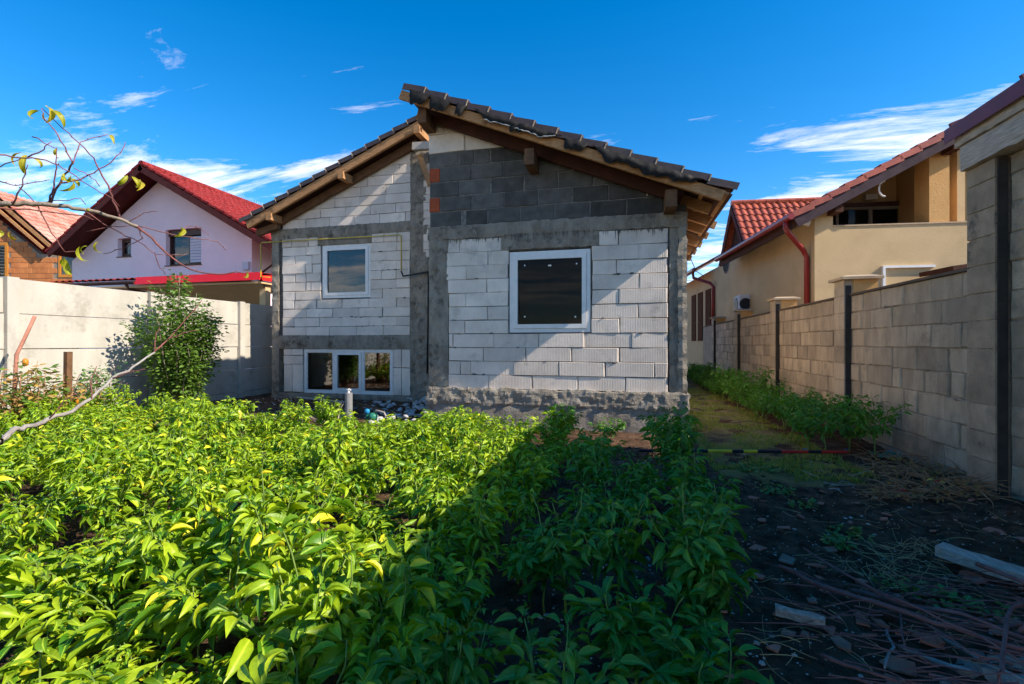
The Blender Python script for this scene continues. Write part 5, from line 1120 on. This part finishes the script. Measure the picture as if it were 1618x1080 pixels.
# rubble chunks
M_CHUNK = mat('pale_mortar', (.42, .37, .31), (.20, .175, .15), scale=12, bump=1, bscale=60)
for k in range(34):
    q = PZ(rr(1490, 1640), rr(1025, 1090), 0); me = stone_mesh(rr(.018, .05), .6, 6).mesh('mortar_chunk'); o = link('mortar_chunk', me, M_CHUNK, None, (q.x, q.y, gz(q.x, q.y) + rr(-.005, .02))); o.rotation_euler = (rr(-.6, .6), rr(-.6, .6), rr(0, 6))
    setp(o, 'pale crumbly mortar chunk under the branches in the bottom right corner', 'rubble', 'mortar chunks')
# dried vines, straw, tomatoes, striped pole
random.seed(20)
def heap(nm, label, px0, px1, py0, py1, n, m_, r0, hmax, cat='dry plants'):
    mb = MB()
    for _ in range(n):
        px_ = rr(px0, px1); p = PZ(px_, rr(py0, py1), .01); p.z = gz(p.x, p.y) + rr(0, hmax); a = rr(0, 6.28); ln = rr(.08, .3); c_ = Vector((math.cos(a), math.sin(a), rr(-.2, .3))); cv = Vector((-c_.y, c_.x, rr(-.2, .3))) * rr(-.35, .35)
        cz_ = rr(-.10, .10); kk = rr(.3, .7); mb.tube([p + c_ * (ln * t) + cv * (ln * 4 * t * (1 - t) * kk) + Vector((0, 0, cz_ * ln * math.sin(t * 5))) for t in (0, .15, .3, .45, .6, .75, .9, 1)], [r0 * rr(.6, 1.2), r0 * .35], 4)
    return setp(mb.build(nm, m_), label, cat)
heap('dry_vine_heap', 'brown heap of dried vines on the soil by the block wall', 1370, 1565, 718, 795, 480, M_VINE, .0055, .09)
m = MB()
for _ in range(260):
    p = PZ(rr(1375, 1560), rr(722, 790), .02); p.z = gz(p.x, p.y) + rr(.01, .07); leaf(m, p, (rr(-1, 1), rr(-1, 1), rr(-.2, .6)), rr(.03, .07), rr(.012, .03), rr(.3, 1.6), .6, rr(-1, 1), seg=3)
o = m.build('dry_leaves', L_DRY, bpy.data.objects['dry_vine_heap'], recalc=False); o['kind'] = 'stuff'
heap('straw_wisp', 'pale straw wisps lying left of the weathered plank', 1350, 1500, 848, 905, 90, M_STRAW, .0020, .03, 'straw')
heap('dry_root_tuft', 'pale dry root tuft on the soil right of the shaded plants', 975, 1060, 985, 1070, 26, M_STRAW, .0025, .03, 'roots')
heap('straw_scraps', 'thin straw scraps around the branch heap', 1180, 1618, 790, 1060, 110, M_STRAW, .0018, .02, 'straw')['kind'] = 'stuff'
heap('pale_root', 'white dry root lying on dark soil', 1290, 1345, 750, 765, 16, M_STONE, .0035, .02, 'root')
for (px_, py2, s_, lb_) in ((1427, 773, .03, 'bright red tomato on the soil before the dry vine heap, biggest of them'), (1448, 774, .02, 'small red tomato right of the biggest one'), (1462, 763, .02, 'red tomato half hidden in the dry vine heap'), (1481, 763, .018, 'small red tomato at the right end of the dry vines'), (1213, 1078, .016, 'tiny red fruit at the bottom edge below the pepper plants')):
    q = PZ(px_, py2, s_); q.z = gz(q.x, q.y) + s_ * .8; s = MB(); s.tube([q + Vector((0, 0, k * s_)) for k in (-.85, -.6, 0, .6, .85)], [s_ * .4, s_ * .85, s_ * 1.1, s_ * .85, s_ * .35], 12); setp(s.build('tomato', M_TOM, smooth=True), lb_, 'tomato', 'red tomatoes on the soil')
q = PZ(1470, 760, .03); s = MB(); s.tube([q + Vector((0, 0, k * .03)) for k in (-.8, 0, .8)], [.015, .03, .012], 10); setp(s.build('tomato', M_PEPY, smooth=True), 'yellow tomato lying among the red ones by the vine heap', 'tomato')
a, b = PZ(1075, 712, .09), PZ(1342, 714, .06); sp = thing('striped_pole', 'thin pole striped yellow, black and red lying across the path', 'pole', (a.x, a.y, .05))
cuts = [(1010, 1118, M_BLK), (1118, 1156, M_YELP), (1156, 1174, M_BLK), (1174, 1196, M_YELP), (1196, 1234, M_BLK), (1234, 1276, M_REDP), (1276, 1297, M_BLK), (1297, 1340, M_REDP)]
ln0 = a.x; dpole = (b - a)
def onpole(px_):
    f_ = (px_ - 1075) / (1342 - 1075); return PZ(px_, 712 + 2 * f_, .09 - .03 * f_)
for c0p, c1p, m_ in cuts: MB().tube([onpole(c0p), onpole(c1p)], .017, 8).build('band', m_, sp)
for (px_, py2, m_, nm, lb_) in ((1398, 714, M_GRNP, 'green_sheet', 'crumpled green plastic sheet on the soil near the block wall'), (1405, 716, M_CYAN, 'blue_scrap', 'blue scrap lying on the green plastic sheet'), (1338, 706, M_CYAN, 'blue_clip', 'small blue clip at the red end of the striped pole'), (1272, 706, M_CYAN, 'blue_tie', 'small blue tie beside the middle of the striped pole')):
    q = PZ(px_, py2, .03); s_ = .13 if 'green' in nm else .025; mb = MB(); n = 7
    vs = [(q.x + (i / (n - 1) - .5) * 2 * s_, q.y + (j / (n - 1) - .5) * 2 * s_ * .8, gz(q.x, q.y) + .03 + s_ * .5 * noise.noise(Vector((i * 1.1, j * 1.1, px_)))) for j in range(n) for i in range(n)]
    if nm == 'blue_scrap': vs = [(v[0], v[1], v[2] + .06) for v in vs]
    mb.add(vs, [(j * n + i, j * n + i + 1, (j + 1) * n + i + 1, (j + 1) * n + i) for j in range(n - 1) for i in range(n - 1)]); setp(mb.build(nm, m_, recalc=False, smooth=True), lb_, 'plastic')
# weeds and grass
random.seed(22)
def weed(px_, py2, s_, n, label):
    p = PZ(px_, py2, 0); e = thing('weed', label, 'weed', (p.x, p.y, gz(p.x, p.y)), 'weeds on the soil'); m = MB()
    for _ in range(n):
        a = rr(0, 6.28); o = Vector((math.cos(a), math.sin(a), rr(.1, 1.2))); l_ = rr(.02, .055); leaf(m, p + Vector((rr(-s_, s_), rr(-s_, s_) * .8, rr(0, .05) + gz(p.x, p.y))), o, l_, l_ * .6, rr(.2, 1.2), .3, rr(-.5, .5), seg=3)
    f = m.build('foliage', L_WEED, e, recalc=False, smooth=True); f['kind'] = 'stuff'
for (px_, py2, s_, n, lb_) in ((1195, 740, .18, 160, 'fine green weed patch on the soil below the striped pole'), (1225, 770, .14, 120, 'green weed patch right of the shaded peppers'), (1270, 800, .09, 60, 'low weed tuft with yellowish leaves amid tile shards'), (1335, 835, .12, 120, 'broad dark green weed clump in the middle of the soil'), (1322, 855, .07, 60, 'feathery weed below the broad weed clump'), (1420, 930, .08, 40, 'large green leaves left of the branch heap'), (1480, 945, .10, 50, 'trailing green leaves behind the pruned branches'), (1560, 965, .07, 40, 'green leaves at the right end of the branch heap'), (1575, 770, .06, 60, 'grassy weed at the foot of the shed pillar'), (600, 1010, .10, 90, 'tiny weeds in the furrow at the shadow edge'), (560, 1040, .08, 80, 'small seedlings at the bottom of the furrow')):
    weed(px_, py2, s_, n, lb_)
m = MB(); random.seed(23)
for _ in range(30000):
    y = 4.7 + 9 * R() ** 1.4; x = rr(.8, 2.15)
    if noise.noise(Vector((x * 2.2, y * 2.2, 9))) < -.08: continue
    z = gz(x, y); a = rr(0, 6.28); h_ = rr(.015, .06); dx, dy = math.cos(a), math.sin(a); w_ = rr(.003, .006); b = (x + dx * h_ * .7, y + dy * h_ * .7, z + h_)
    m.add([(x - dy * w_, y + dx * w_, z - .01), (x + dy * w_, y - dx * w_, z - .01), b], [(0, 1, 2)], R() * .98 + .01)
o = m.build('grass', L_GRASS, recalc=False); setp(o, 'short yellowing grass on the path beside the block wall', 'grass', kind='stuff')
